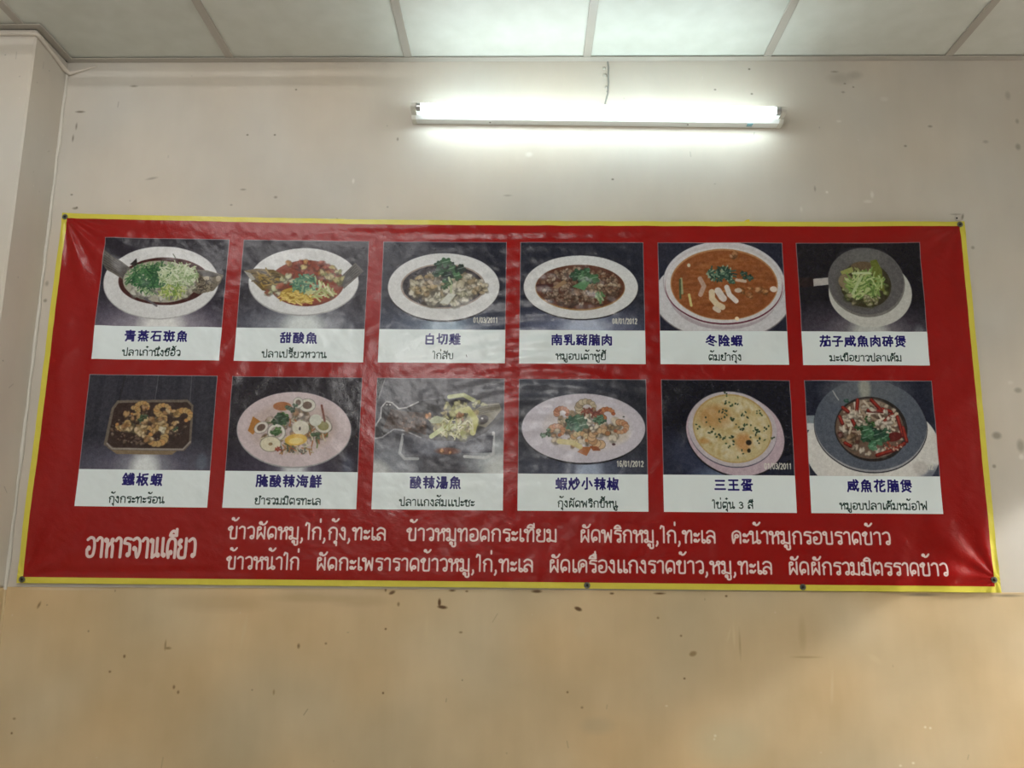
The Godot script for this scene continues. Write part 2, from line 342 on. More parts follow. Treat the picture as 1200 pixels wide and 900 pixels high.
# Chinese: the pieces that the characters share, in a square of 10 by 10, y down
var piece := {
	"grass": [[0.4, 4.5, 9.6, 4.5], [3, 0, 3, 9], [7, 0, 7, 9]],
	"dots": [[1.6, 0, 0.4, 10], [3.8, 0, 4, 10], [6, 0, 6.6, 10], [8.4, 0, 9.6, 10]],
	"moon": [[2, 0.4, 2, 6, 0.5, 10], [2, 0.4, 9, 0.4, 9, 9.8, 7.4, 9.8], [2, 3.4, 9, 3.4], [2, 6.4, 9, 6.4]],
	"mouth": [[1, 1, 9, 1, 9, 9, 1, 9, 1, 1]],
	"blue_top": [[1, 1.8, 9, 1.8], [1.6, 5, 8.4, 5], [0.4, 8.6, 9.6, 8.6], [5, 0, 5, 8.6]],
	"steam_mid": [[3, 0.6, 7, 0.6, 5, 3, 5, 8], [0.8, 3, 3.6, 3, 0.6, 8], [9, 2.4, 6.6, 4.8, 9.6, 8], [1.6, 9.6, 8.4, 9.6]],
	"stone": [[0.4, 1, 9.6, 1], [4.5, 1, 3, 4.5, 0.4, 7.4], [3.2, 5, 9, 5, 9, 9.6, 3.2, 9.6, 3.2, 5]],
	"king": [[1, 1, 9, 1], [1.5, 5, 8.5, 5], [0.4, 9.4, 9.6, 9.4], [5, 1, 5, 9.4]],
	"script": [[5, 0, 5, 2], [0.4, 2.4, 9.6, 2.4], [7.8, 2.6, 5.5, 7, 0.6, 10], [2.2, 2.6, 4.5, 7, 9.6, 10]],
	"fish": [[4, 0, 1, 2.8], [3.6, 1, 7, 1, 5.8, 2.6], [1.4, 2.8, 8.6, 2.8, 8.6, 7.2, 1.4, 7.2, 1.4, 2.8], [5, 2.8, 5, 7.2], [1.4, 5, 8.6, 5], [1.6, 8.3, 0.6, 10], [3.8, 8.3, 4, 10], [6, 8.3, 6.5, 10], [8.3, 8.3, 9.4, 10]],
	"tongue": [[7.8, 0.3, 2.2, 1.2], [0.4, 3.6, 9.6, 3.6], [5, 1, 5, 6], [2, 6, 8, 6, 8, 9.7, 2, 9.7, 2, 6]],
	"sweet": [[0.4, 3, 9.6, 3], [2.5, 0.4, 2.5, 9.6], [7.5, 0.4, 7.5, 9.6], [2.5, 6, 7.5, 6], [2.5, 9.3, 7.5, 9.3]],
	"wine": [[0.4, 0.8, 9.6, 0.8], [1.4, 3, 8.6, 3, 8.6, 9.7, 1.4, 9.7, 1.4, 3], [3.8, 0.8, 3.8, 5, 2.4, 6], [6.2, 0.8, 6.2, 5.4, 8.4, 5.4], [1.4, 7.6, 8.6, 7.6]],
	"slow": [[4.5, 0, 2, 3, 8.5, 2.6], [6.8, 1.2, 9, 3.4], [3.6, 3.6, 1, 5.4], [6.2, 3.6, 9, 5.2], [3.8, 5, 0.8, 8], [3, 6, 8, 6, 5, 8.6, 0.8, 10], [3.6, 6.8, 9.6, 10]],
	"white": [[5, 0, 4, 2], [1.4, 2.2, 8.6, 2.2, 8.6, 9.7, 1.4, 9.7, 1.4, 2.2], [1.4, 5.9, 8.6, 5.9]],
	"seven": [[0.4, 4.6, 9.6, 3], [4.5, 0, 4.5, 8.6, 9.4, 8.6]],
	"knife": [[0.4, 1, 9.2, 1, 8.6, 9.4, 6.2, 9.6], [4.5, 1, 3.6, 6, 0.4, 9.8]],
	"servant": [[8, 0.2, 1.6, 1], [2, 2, 3, 3.2], [5, 1.6, 5.4, 3], [8.4, 1.6, 7, 3.2], [5, 3, 2.4, 4.8, 6.8, 4.8], [6.8, 3.6, 3, 6, 8, 6], [0.4, 7.2, 9.6, 7.2], [5, 6, 4, 8.4, 0.4, 10], [5.4, 7.4, 9.6, 10]],
	"bird": [[3.2, 0, 0.4, 4], [2.4, 2.4, 2.4, 10], [6.4, 0, 7, 2], [2.4, 2.4, 9.8, 2.4], [2.4, 4.8, 9.2, 4.8], [2.4, 7.2, 9.2, 7.2], [2.4, 9.6, 10, 9.6], [6, 2.4, 6, 9.6]],
	"south": [[0.6, 1.4, 9.4, 1.4], [5, 0, 5, 3.4], [0.8, 10, 0.8, 3.4, 9.2, 3.4, 9.2, 9.7, 7.8, 9.7], [3.2, 4.2, 4, 5.8], [6.8, 4.2, 6, 5.8], [2.6, 6, 7.4, 6], [2.4, 7.9, 7.6, 7.9], [5, 6, 5, 10]],
	"hatch": [[8.6, 0.2, 1.2, 1], [1.4, 2, 2.6, 3.4], [4.6, 1.6, 5, 3.2], [8.6, 1.6, 7, 3.4], [1.8, 4.6, 8.2, 4.6, 5.4, 6.2], [5.2, 6, 5.2, 9.6, 3.4, 9.8], [0.2, 7.1, 9.8, 7.1]],
	"hook": [[2, 0, 2, 8.4, 3, 9.7, 9, 9.7, 9.4, 7.4]],
	"swine": [[0.4, 0.8, 9.6, 0.8], [5, 0.8, 0.6, 4], [3.4, 2.6, 5.6, 5.4, 5.4, 9.4, 3.8, 9.8], [4.6, 4, 0.4, 6.6], [5.4, 6, 0.4, 9.4], [8.8, 2.6, 5.6, 5], [5.8, 4.8, 9.8, 9]],
	"one_who": [[1, 1.6, 8.2, 1.6], [4.6, 0, 4.6, 3.8], [0.2, 3.8, 9.8, 3.8], [9.2, 0.6, 0.4, 7], [3, 5.4, 8.4, 5.4, 8.4, 9.8, 3, 9.8, 3, 5.4], [3, 7.6, 8.4, 7.6]],
	"meat": [[0.8, 10, 0.8, 2.4, 9.2, 2.4, 9.2, 9.6, 7.8, 9.8], [5, 0, 5, 3, 2.6, 5.6], [5, 3, 7.4, 5.2], [5, 5.6, 2.6, 8.6], [5, 5.8, 7.4, 8.4]],
	"winter": [[4.4, 0, 1, 4], [3.4, 1.4, 8, 1.4, 5.4, 4.4, 0.4, 6.6], [3, 2.6, 9.8, 6.4], [4, 6, 6.8, 7.2], [2.8, 8.2, 7.2, 9.8]],
	"mound": [[2, 0, 2, 10], [2, 0.6, 8, 0.6, 5, 4, 8.4, 6, 6.8, 7.8, 4.4, 7.4]],
	"shade": [[5, 0, 0.4, 3.8], [5, 0, 9.8, 3.6], [3, 3.2, 7, 3.2], [1.6, 4.8, 8, 4.8, 7, 6.2], [0.4, 7, 9.8, 7], [4.2, 7, 2.2, 9.6, 8.4, 9.4], [7, 8.2, 9.4, 10]],
	"insect": [[1.4, 2, 8.6, 2, 8.6, 6, 1.4, 6, 1.4, 2], [5, 0, 5, 9], [0.4, 9.4, 8.6, 8.8], [7.4, 7.6, 9.6, 10]],
	"borrow": [[1, 0.6, 4.6, 0.6, 4.6, 3.2, 1, 3.2], [1, 0.6, 1, 10], [1, 5.6, 4.4, 5.6], [1, 8, 4.4, 8], [5.8, 0.6, 9.4, 0.6, 9.4, 3.2, 5.8, 3.2], [5.6, 5, 9.2, 5, 7.6, 7.6, 4.8, 10], [5.8, 6, 10, 10]],
	"strength": [[0.4, 3, 9, 3, 8.4, 9.4, 6.4, 9.6], [4.6, 0, 4.4, 4, 0.4, 9.8]],
	"child": [[1.6, 0.8, 8.2, 0.8, 5.2, 3.6], [5.2, 3.4, 5.2, 9.5, 3.2, 9.7], [0.2, 5, 9.8, 5]],
	"salty": [[1, 2, 9.8, 2], [1, 2, 1, 7, 0, 10], [2.4, 3.8, 5.2, 3.8], [2.4, 5.4, 5.2, 5.4, 5.2, 8.2, 2.4, 8.2, 2.4, 5.4], [6, 0, 6.6, 5, 9.2, 9.6, 9.9, 7.6], [9, 3.6, 6, 8.8], [8, 0, 9.2, 1.2]],
	"pawn": [[5, 0, 5, 1.4], [0.4, 1.8, 9.6, 1.8], [3, 2.2, 0.6, 5.4], [2.6, 3.4, 4.4, 5.2], [7, 2.2, 5.2, 5.4], [6.8, 3.4, 9.4, 5.4], [0.4, 6.9, 9.6, 6.9], [5, 5.4, 5, 10]],
	"fire": [[5, 0, 4.6, 5, 0.4, 10], [5, 4.6, 9.6, 10], [1.2, 2.6, 2.2, 5], [9, 2.4, 7.2, 5]],
	"keep": [[3, 0, 0.4, 4.6], [2, 2.6, 2, 10], [4.6, 0.6, 9.2, 0.6, 9.2, 3.6, 4.6, 3.6, 4.6, 0.6], [3.6, 5.4, 10, 5.4], [6.9, 3.6, 6.9, 10], [6.6, 5.6, 3.8, 9], [7.2, 5.6, 10, 9]],
	"gold": [[5, 0, 0.2, 4], [5, 0, 9.8, 4], [2.8, 3.8, 7.2, 3.8], [1, 5.8, 9, 5.8], [5, 3.8, 5, 9.5], [0.2, 9.5, 9.8, 9.5], [2.4, 7, 3, 8.6], [7.6, 7, 7, 8.6]],
	"spear": [[1, 1.6, 6, 1.6], [3.4, 0, 3.4, 3.2], [0, 3.2, 10, 3.2], [1.2, 4.4, 5.4, 4.4, 5.4, 6.4, 1.2, 6.4, 1.2, 4.4], [0.6, 7.8, 6, 7.8], [3.3, 6.4, 3.3, 9.6], [0.2, 9.8, 6.2, 9.4], [6.8, 0, 7.4, 5, 9.6, 9.6, 10, 7.6], [9.4, 4.6, 6.2, 9.6], [8.4, 0.4, 9.4, 1.6]],
	"tree": [[0.4, 3, 9.6, 3], [5, 0, 5, 10], [5, 3.2, 0.4, 8], [5.2, 3.2, 9.6, 7.6]],
	"back": [[9.2, 0.4, 1.2, 1], [1.4, 1, 1.2, 6, 0, 10], [1.6, 3.8, 8.8, 3.8, 6, 7.4, 2, 10], [3, 4.4, 9.8, 10]],
	"cover": [[0.4, 2, 9.6, 2], [5, 0, 4, 3, 0.2, 6], [5.2, 2, 9.8, 5.6], [2, 5, 8, 5, 8, 8.2, 2, 8.2, 2, 5], [2, 6.6, 8, 6.6], [5, 4, 5, 9.7, 9.6, 9.7, 9.6, 8.4]],
	"bitter": [[5, 0, 5, 1.4], [0.8, 1.7, 9.2, 1.7], [3, 2.2, 3.6, 4], [7, 2.2, 6.2, 4], [0.2, 4.5, 9.8, 4.5], [1.2, 6.9, 8.8, 6.9], [5, 4.5, 4.6, 10]],
	"bundle": [[0.4, 1.8, 9.6, 1.8], [1.6, 3.7, 8.4, 3.7, 8.4, 6, 1.6, 6, 1.6, 3.7], [5, 0, 5, 10], [4.8, 6, 0.4, 9.4], [5.2, 6, 9.6, 9.2]],
	"water": [[3, 0.4, 7.6, 2], [1, 3.6, 5.4, 5], [1, 9.8, 4, 8.6, 7.6, 5.6]],
	"each": [[3, 0, 0.4, 3], [2.4, 1.4, 9.6, 1.4], [2.4, 3.2, 1.6, 8.4, 8.2, 8.4], [2.4, 3.2, 8.4, 3.2, 8, 9.8, 6.4, 9.8], [0, 5.8, 10, 5.8], [4.8, 3.8, 5.4, 5], [4.6, 6.6, 5.2, 7.8]],
	"sheep": [[2.4, 0, 4, 2], [7.8, 0, 6, 2], [0.8, 2.3, 9.2, 2.3], [1.4, 4.7, 8.6, 4.7], [0.2, 7.1, 9.8, 7.1], [5, 2.3, 5, 10]],
	"open_out": [[2.4, 0.4, 7.6, 0.4, 7.6, 3.6, 2.4, 3.6, 2.4, 0.4], [2.4, 2, 7.6, 2], [0.2, 5.1, 9.8, 5.1], [3, 5.2, 0.4, 8.6], [2.4, 6.6, 9.2, 6.6, 8.6, 9.7, 7, 9.9], [4.8, 6.8, 2, 10], [6.8, 6.8, 4.6, 10]],
	"few": [[5, 0, 5, 5.6], [2.6, 1.6, 0.8, 4.6], [7.4, 1.4, 9.6, 4], [8.8, 4.6, 5, 8, 0.6, 10]],
	"small": [[5, 0, 5, 9.4, 3.4, 9.8], [2.6, 3, 0.6, 7], [7.4, 3, 9.6, 6.8]],
	"uncle": [[3, 0, 3, 4], [3, 1.6, 5.2, 1.6], [0.2, 4, 5.4, 4], [3, 4, 3, 9.7, 1.8, 9.7], [1.6, 5.6, 0.2, 8], [4.2, 5.6, 5.4, 7.6], [5.8, 1.6, 9.4, 1.6, 8, 6, 5, 10], [6.2, 3.4, 10, 10]],
	"three": [[1, 1, 9, 1], [1.6, 5, 8.4, 5], [0.4, 9.2, 9.6, 9.2]],
	"bolt": [[1.2, 1, 8.8, 1, 7.8, 3.6], [5, 1, 5, 8.4], [5, 4.6, 8.2, 4.6], [2.6, 4, 2, 7, 0.2, 10], [2, 7, 4.4, 9, 9.8, 9]],
	"change": [[3, 0, 0.2, 4.6], [2, 2.6, 2, 10], [9.4, 1.4, 5.6, 4.2], [5.4, 0, 5.4, 8.6, 6.4, 9.7, 9.6, 9.7, 9.8, 7.6]],
}

# each character: pieces laid into its square as name, x, y, width, height
var han := {
	"青": [["blue_top", 0, 0, 10, 5], ["moon", 1, 5, 8, 5]],
	"蒸": [["grass", 0, 0, 10, 2.6], ["steam_mid", 0, 2.6, 10, 5], ["dots", 0.4, 8.3, 9.2, 1.6]],
	"石": [["stone", 0, 0, 10, 10]],
	"斑": [["king", 0, 0.4, 3.2, 9], ["script", 3, 0, 4, 10], ["king", 6.9, 0.4, 3.1, 9]],
	"魚": [["fish", 0, 0, 10, 10]],
	"甜": [["tongue", 0, 0, 5, 10], ["sweet", 5.2, 0, 4.8, 10]],
	"酸": [["wine", 0, 0, 4.9, 10], ["slow", 5, 0, 5, 10]],
	"白": [["white", 0.4, 0, 9.2, 10]],
	"切": [["seven", 0, 0, 4.6, 9.6], ["knife", 4.4, 0, 5.6, 10]],
	"雞": [["servant", 0, 0, 5, 10], ["bird", 5, 0, 5, 10]],
	"南": [["south", 0, 0, 10, 10]],
	"乳": [["hatch", 0, 0, 6, 10], ["hook", 6, 0, 4, 10]],
	"豬": [["swine", 0, 0, 4.8, 10], ["one_who", 4.9, 0, 5.1, 10]],
	"腩": [["moon", 0, 0, 4, 10], ["south", 4.4, 0, 5.6, 10]],
	"肉": [["meat", 0, 0, 10, 10]],
	"冬": [["winter", 0, 0, 10, 10]],
	"隂": [["mound", 0, 0, 4, 10], ["shade", 3.8, 0, 6.2, 10]],
	"蝦": [["insect", 0, 0.6, 4.6, 9], ["borrow", 4.6, 0, 5.4, 10]],
	"茄": [["grass", 0, 0, 10, 3], ["strength", 0, 3.2, 5.2, 6.8], ["mouth", 5.4, 4, 4.6, 5.8]],
	"子": [["child", 0, 0, 10, 10]],
	"咸": [["salty", 0, 0, 10, 10]],
	"碎": [["stone", 0, 0.6, 4.4, 9], ["pawn", 4.6, 0, 5.4, 10]],
	"煲": [["keep", 0, 0, 10, 6.2], ["fire", 0.6, 6.2, 8.8, 3.8]],
	"鐵": [["gold", 0, 0, 4.4, 10], ["spear", 4.4, 0, 5.6, 10]],
	"板": [["tree", 0, 0, 4.4, 10], ["back", 4.6, 0, 5.4, 10]],
	"腌": [["moon", 0, 0, 4, 10], ["cover", 4.2, 0, 5.8, 10]],
	"辣": [["bitter", 0, 0, 4.8, 10], ["bundle", 5, 0, 5, 10]],
	"海": [["water", 0, 0, 3, 10], ["each", 3.2, 0, 6.8, 10]],
	"鮮": [["fish", 0, 0, 5, 10], ["sheep", 5, 0, 5, 10]],
	"湯": [["water", 0, 0, 3, 10], ["open_out", 3.2, 0, 6.8, 10]],
	"炒": [["fire", 0, 0.6, 4.6, 9.2], ["few", 4.6, 0, 5.4, 10]],
	"小": [["small", 0, 0, 10, 10]],
	"椒": [["tree", 0, 0, 4, 10], ["uncle", 4, 0, 6, 10]],
	"三": [["three", 0, 0.6, 10, 9]],
	"王": [["king", 0, 0, 10, 10]],
	"蛋": [["bolt", 0, 0, 10, 5], ["insect", 0.8, 4.8, 8.4, 5.2]],
	"花": [["grass", 0, 0, 10, 3], ["change", 0.4, 3, 9.2, 7]],
}


func smooth(pts: Array) -> Array:
	var runs := [[]]
	for k in range(0, pts.size(), 2):
		var v := Vector2(pts[k], pts[k + 1])
		if runs[-1].size() and runs[-1][-1] == v:
			runs.append([v])
		else:
			runs[-1].append(v)
	var out := []
	for run in runs:
		for k in run.size() - 1:
			var a: Vector2 = run[maxi(k - 1, 0)]
			var d: Vector2 = run[mini(k + 2, run.size() - 1)]
			for i in 4:
				var v: Vector2 = run[k].cubic_interpolate(run[k + 1], a, d, i / 4.0)
				out.append_array([v.x, v.y])
		out.append_array([run[-1].x, run[-1].y])
	return out


# Thai text or figures between x0 and x1 on a baseline, all in canvas units; size: the height of the body of a letter
func write_thai(c: Canvas, text: String, x0: float, x1: float, base: float, size: float, pen: float, ink: Color, loop := 1.0) -> void:
	var wide := 0.0
	for ch in text: wide += thai[ch][0]
	var sx := (x1 - x0) / wide
	var sy := size / 10.0
	var at := x0
	for ch in text:
		var g: Array = thai[ch]
		for s in g.slice(1):
			var pts := []
			if s.size() == 3:
				for k in 11: pts.append_array([s[0] + cos(TAU * k / 10.0) * s[2] * loop, s[1] + sin(TAU * k / 10.0) * s[2] * loop])
			else:
				pts = smooth(s)
			for k in range(0, pts.size(), 2):
				pts[k] = at + pts[k] * sx
				pts[k + 1] = base - pts[k + 1] * sy
			c.path(pts, pen, ink)
		at += g[0] * sx


func write_han(c: Canvas, text: String, x0: float, x1: float, top: float, size: float, pen: float, ink: Color) -> void:
	var step := (x1 - x0 - size) / maxf(1.0, text.length() - 1)
	for i in text.length():
		for p in han[text[i]]:
			for s in piece[p[0]]:
				var pts := []
				for k in range(0, s.size(), 2):
					pts.append(x0 + step * i + (p[1] + s[k] * p[3] / 10.0) * size / 10.0)
					pts.append(top + (p[2] + s[k + 1] * p[4] / 10.0) * size / 10.0)
				c.path(pts, pen, ink)


# ------------------------------------------------------------------ the printed dish pictures (100 wide, 72.6 high)
func shreds(c: Canvas, cx: float, cy: float, rx: float, ry: float, n: int, long: float, r: float, inks: Array, lean := 99.0) -> void:
	for k in n:
		var a := rng.randf() * TAU
		var d := sqrt(rng.randf())
		var x := cx + cos(a) * rx * d
		var y := cy + sin(a) * ry * d
		var t := rng.randf() * TAU if lean > 9.0 else lean + rng.randfn(0, 0.4)
		var l := long * rng.randf_range(0.5, 1.0) * 0.5
		var bend := rng.randf_range(-0.3, 0.3) * l
		var ink: Color = inks[rng.randi() % inks.size()]
		c.path([x - cos(t) * l, y - sin(t) * l, x - sin(t) * bend, y + cos(t) * bend, x + cos(t) * l, y + sin(t) * l], r, ink)


func lumps(c: Canvas, cx: float, cy: float, rx: float, ry: float, n: int, r0: float, r1: float, inks: Array) -> void:
	for k in n:
		var a := rng.randf() * TAU
		var d := sqrt(rng.randf())
		lump(c, cx + cos(a) * rx * d, cy + sin(a) * ry * d, rng.randf_range(r0, r1), inks[rng.randi() % inks.size()])


# one morsel: a rounded uneven piece with a darker rim and a paler middle, as the pictures print them
func lump(c: Canvas, x: float, y: float, r: float, ink: Color, stretch := 0.0) -> void:
	var s := stretch if stretch > 0.0 else rng.randf_range(0.5, 0.9)
	var t := rng.randf() * PI
	c.ellipse(x + r * 0.1, y + r * 0.22, r * 1.15, r * s * 1.1, ink.darkened(0.5), t, 0.6, 0.3)
	for k in 5:
		var a := rng.randf() * TAU
		var q := rng.randf_range(0.35, 0.75)
		var tone := ink.darkened(0.22 * rng.randf()) if k < 3 else ink.lightened(0.22 * rng.randf())
		c.ellipse(x + cos(a) * r * 0.45, y + sin(a) * r * s * 0.45, r * q, r * s * q * 0.8, tone, t + rng.randfn(0, 0.5), 0.85, 0.25)


func ring(c: Canvas, x: float, y: float, r: float, thick: float, ink: Color, hole: Color, s := 0.8) -> void:
	var t := rng.randf_range(-0.5, 0.5)
	c.ellipse(x, y, r * 1.08, r * s * 1.1, ink.darkened(0.4), t)
	c.ellipse(x, y, r, r * s, ink, t)
	c.ellipse(x, y, r - thick, (r - thick) * s, hole, t)


# a curled prawn: an arc of overlapping segments with an orange tail
func prawn(c: Canvas, x: float, y: float, r: float, ink: Color, tail: Color, start: float) -> void:
	for k in 9:
		var a := start + k * 0.5
		var q := r * (0.52 - 0.03 * k)
		c.ellipse(x + cos(a) * r, y + sin(a) * r * 0.75, q * 1.12, q * 1.0, ink.darkened(0.4))
		c.ellipse(x + cos(a) * r, y + sin(a) * r * 0.75, q, q * 0.86, ink.lerp(tail, 0.7 if k > 7 else (0.35 if k % 3 == 2 else 0.0)))


func leaf(c: Canvas, x: float, y: float, r: float, ink: Color) -> void:
	for k in 5:
		var a := k * TAU / 5.0 + rng.randf()
		c.ellipse(x + cos(a) * r * 0.55, y + sin(a) * r * 0.45, r * 0.55, r * 0.38, ink.darkened(rng.randf() * 0.35), a)
	c.line(x - r * 0.6, y, x + r * 0.5, y - r * 0.3, r * 0.07, ink.lightened(0.35))


func sprig(c: Canvas, x: float, y: float, r: float, n: int, inks: Array) -> void:
	for k in n:
		leaf(c, x + rng.randfn(0, r * 0.5), y + rng.randfn(0, r * 0.32), r * rng.randf_range(0.35, 0.6), inks[rng.randi() % inks.size()])


func table_top(c: Canvas, ground: Color, dusk: Color, flare_x: float, flare: Color, flare_r: float, flare_y := 74.0) -> void:
	c.ellipse(flare_x - 6, 76, 62, 22, dusk, 0.0, 0.85, 0.9)
	if flare_r > 0.0:
		c.ellipse(flare_x, flare_y, flare_r * 2.4, 15, flare, 0.0, 0.45, 1.2)
		c.ellipse(flare_x, flare_y, flare_r * 1.35, 15, flare, 0.0, 0.97, 0.7)


func stamp(c: Canvas, text: String, x0: float, x1: float, base: float) -> void:
	write_thai(c, text, x0, x1, base, 4.0, 0.34, Color8(214, 214, 205))


func dish(i: int) -> ImageTexture:
	rng.seed = 4200 + i
	var night := [Color8(36, 32, 44), Color8(38, 35, 46), Color8(30, 32, 48), Color8(32, 35, 50), Color8(34, 36, 54), Color8(24, 22, 32),
		Color8(40, 40, 52), Color8(30, 25, 36), Color8(66, 66, 76), Color8(36, 38, 50), Color8(19, 20, 34), Color8(30, 34, 52)][i] as Color
	var c := Canvas.new(400, 290, 4.0, night)
	var plate := Color8(213, 215, 217)
	var green := Color8(58, 106, 72)
	match i:
		0:
			table_top(c, night, Color8(122, 116, 134), 52, Color8(226, 228, 228), 12)
			c.ellipse(48.5, 36.8, 46, 30, plate.darkened(0.22))
			c.ellipse(48.5, 36.4, 45.6, 29.6, plate)
			c.ellipse(51, 35.6, 36.5, 19.5, Color8(62, 26, 24))
			c.poly([-1, 9, 8, 16, 14, 19, 24, 26, 20, 36, 10, 30, 4, 27, -1, 20], Color8(96, 92, 86))
			for k in 7: c.line(1, 11 + k * 2.0, 20, 25 + k * 1.4, 0.4, Color8(58, 54, 56), 0.7)
			c.poly([22, 22, 27, 17, 28, 22, 33, 20, 30, 25], Color8(44, 38, 38))
			c.ellipse(48, 36, 30, 17, Color8(166, 164, 150), 0.06)
			c.poly([74, 26, 84, 26, 98, 30, 96, 36, 91, 43, 80, 46, 74, 44], Color8(112, 104, 90))
			c.poly([76, 27, 86, 27, 96, 30, 90, 32, 80, 31], Color8(66, 60, 54))
			c.ellipse(85, 33, 3, 1.8, Color8(176, 166, 144))
			c.ellipse(94, 33, 2, 2.4, Color8(170, 160, 146))
			shreds(c, 83, 38, 7, 6, 40, 5, 0.35, [Color8(80, 72, 60), Color8(146, 136, 116), Color8(60, 52, 46)])
			lumps(c, 45, 41, 24, 9, 34, 2, 4, [Color8(196, 196, 186), Color8(176, 178, 164), Color8(210, 208, 202)])
			shreds(c, 47, 33, 27, 12, 260, 9, 0.45, [Color8(70, 112, 72), Color8(120, 150, 104), Color8(54, 92, 62), Color8(168, 186, 146), Color8(96, 134, 88)])
			lumps(c, 60, 40, 17, 8, 26, 2, 4, [Color8(190, 192, 176), Color8(206, 206, 194), Color8(170, 172, 150)])
			shreds(c, 40, 33, 15, 8, 120, 8, 0.5, [Color8(46, 94, 58), Color8(70, 120, 72), Color8(40, 80, 52)])
			shreds(c, 62, 30, 15, 9, 150, 9, 0.45, [Color8(186, 200, 164), Color8(206, 214, 190), Color8(140, 164, 118)])
			shreds(c, 58, 44, 10, 5, 50, 8, 0.4, [Color8(150, 170, 84), Color8(110, 140, 70), Color8(196, 200, 150)])
			c.path([37, 50, 44, 54, 47, 56], 0.8, Color8(92, 88, 94))
			c.line(56, 13, 58, 16, 0.3, Color8(60, 70, 50))
		1:
			table_top(c, night, Color8(108, 112, 126), 52, Color8(214, 222, 224), 11)
			c.ellipse(50, 34.6, 43.4, 28, plate.darkened(0.24))
			c.ellipse(50, 34, 43, 27.5, plate)
			c.ellipse(52.5, 35.6, 29.5, 19, Color8(112, 46, 26))
			c.ellipse(52.5, 35.2, 28.5, 18, Color8(134, 58, 32))
			c.poly([2, 26, 12, 24, 26, 25, 36, 30, 36, 38, 26, 44, 18, 42, 8, 33], Color8(104, 84, 44))
			shreds(c, 22, 32, 12, 6, 60, 9, 0.5, [Color8(84, 68, 38), Color8(160, 132, 66), Color8(126, 106, 58), Color8(60, 50, 34)], 0.25)
			c.poly([2, 26, 8, 28, 12, 33, 9, 34], Color8(150, 148, 140))
			c.poly([78, 31, 90, 18, 97, 25, 82, 40], Color8(92, 88, 84))
			for k in 5: c.line(80, 33 + k * 1.3, 90 + k, 20 + k * 1.6, 0.35, Color8(60, 58, 58))
			lumps(c, 52, 24, 22, 7, 20, 2.2, 4, [Color8(150, 60, 36), Color8(176, 120, 60), Color8(190, 170, 104), Color8(120, 44, 28)])
			lumps(c, 72, 33, 10, 12, 22, 1.8, 3.4, [Color8(170, 160, 100), Color8(186, 172, 126), Color8(150, 80, 48), Color8(140, 140, 84)])
			lumps(c, 28, 42, 8, 5, 10, 2, 3.6, [Color8(176, 178, 134), Color8(150, 74, 44), Color8(190, 186, 150)])
			c.ellipse(45, 46, 13, 6.4, Color8(176, 146, 56), 0.1)
			shreds(c, 46, 47, 12, 5, 60, 8, 0.5, [Color8(200, 172, 76), Color8(152, 120, 44), Color8(214, 190, 104)], 0.15)
			lumps(c, 40, 33, 7, 4, 9, 2, 3.4, [Color8(196, 196, 158), Color8(180, 178, 132)])
			shreds(c, 52, 36, 10, 7, 90, 7, 0.6, [Color8(64, 112, 88), Color8(104, 146, 110), Color8(46, 90, 70), Color8(146, 170, 130)])
			shreds(c, 64, 42, 9, 7, 26, 8, 0.7, [Color8(184, 186, 128), Color8(150, 160, 96), Color8(206, 204, 162)])
		2:
			table_top(c, night, Color8(78, 88, 110), 52, Color8(160, 180, 200), 11)
			c.ellipse(50, 38, 45.2, 28.4, Color8(24, 20, 28))
			c.ellipse(50, 37.4, 44.8, 27.8, plate)
			c.ellipse(49.5, 37, 34, 18.6, Color8(150, 136, 126))
			c.ellipse(49.5, 37, 32.6, 17.4, Color8(34, 25, 32))
			lumps(c, 52, 38, 27, 13, 150, 2.4, 4.8, [Color8(178, 166, 140), Color8(190, 182, 156), Color8(150, 134, 104), Color8(204, 198, 178)])
			lumps(c, 34, 36, 9, 8, 20, 1.8, 3.4, [Color8(176, 154, 112), Color8(190, 174, 140), Color8(150, 126, 86)])
			lumps(c, 56, 46, 14, 6, 26, 2, 3.4, [Color8(208, 204, 186), Color8(190, 186, 160)])
			c.poly([47, 51, 54, 43, 60, 44, 54, 52], Color8(206, 208, 200))
			lumps(c, 78, 38, 6, 6, 12, 1.8, 3, [Color8(176, 156, 124), Color8(196, 184, 156)])
			sprig(c, 52, 23, 9, 14, [Color8(62, 104, 72), Color8(44, 80, 58), Color8(80, 124, 84), Color8(34, 58, 48)])
			c.path([54, 30, 56, 36, 56, 42], 0.9, Color8(176, 186, 150))
			sprig(c, 54, 37, 4, 4, [Color8(70, 104, 66), Color8(90, 120, 80)])
			stamp(c, "01/03/2011", 74.5, 94, 66.6)
		3:
			table_top(c, night, Color8(92, 98, 124), 52, Color8(180, 190, 212), 13)
			c.ellipse(49, 37.6, 46.4, 26.8, Color8(28, 24, 30))
			c.ellipse(49, 37.2, 46, 26.2, plate)
			c.ellipse(48.5, 37.6, 36, 18.8, Color8(150, 112, 66))
			c.ellipse(48.5, 37, 35.6, 18.2, Color8(92, 54, 40))
			lumps(c, 48, 37, 32, 15, 240, 1.2, 2.8, [Color8(120, 88, 68), Color8(144, 116, 96), Color8(92, 62, 48), Color8(166, 144, 124)])
			lumps(c, 66, 34, 14, 9, 60, 1, 2.2, [Color8(156, 132, 108), Color8(126, 92, 70), Color8(176, 156, 130)])
			lumps(c, 30, 44, 13, 6, 40, 1, 2, [Color8(146, 122, 104), Color8(120, 92, 76)])
			c.line(14, 36, 26, 36, 1.2, Color8(70, 32, 30))
			c.poly([26, 38, 36, 31, 38, 34, 30, 39], Color8(150, 122, 94))
			sprig(c, 52, 29, 8, 14, [Color8(60, 102, 70), Color8(84, 128, 88), Color8(48, 82, 60)])
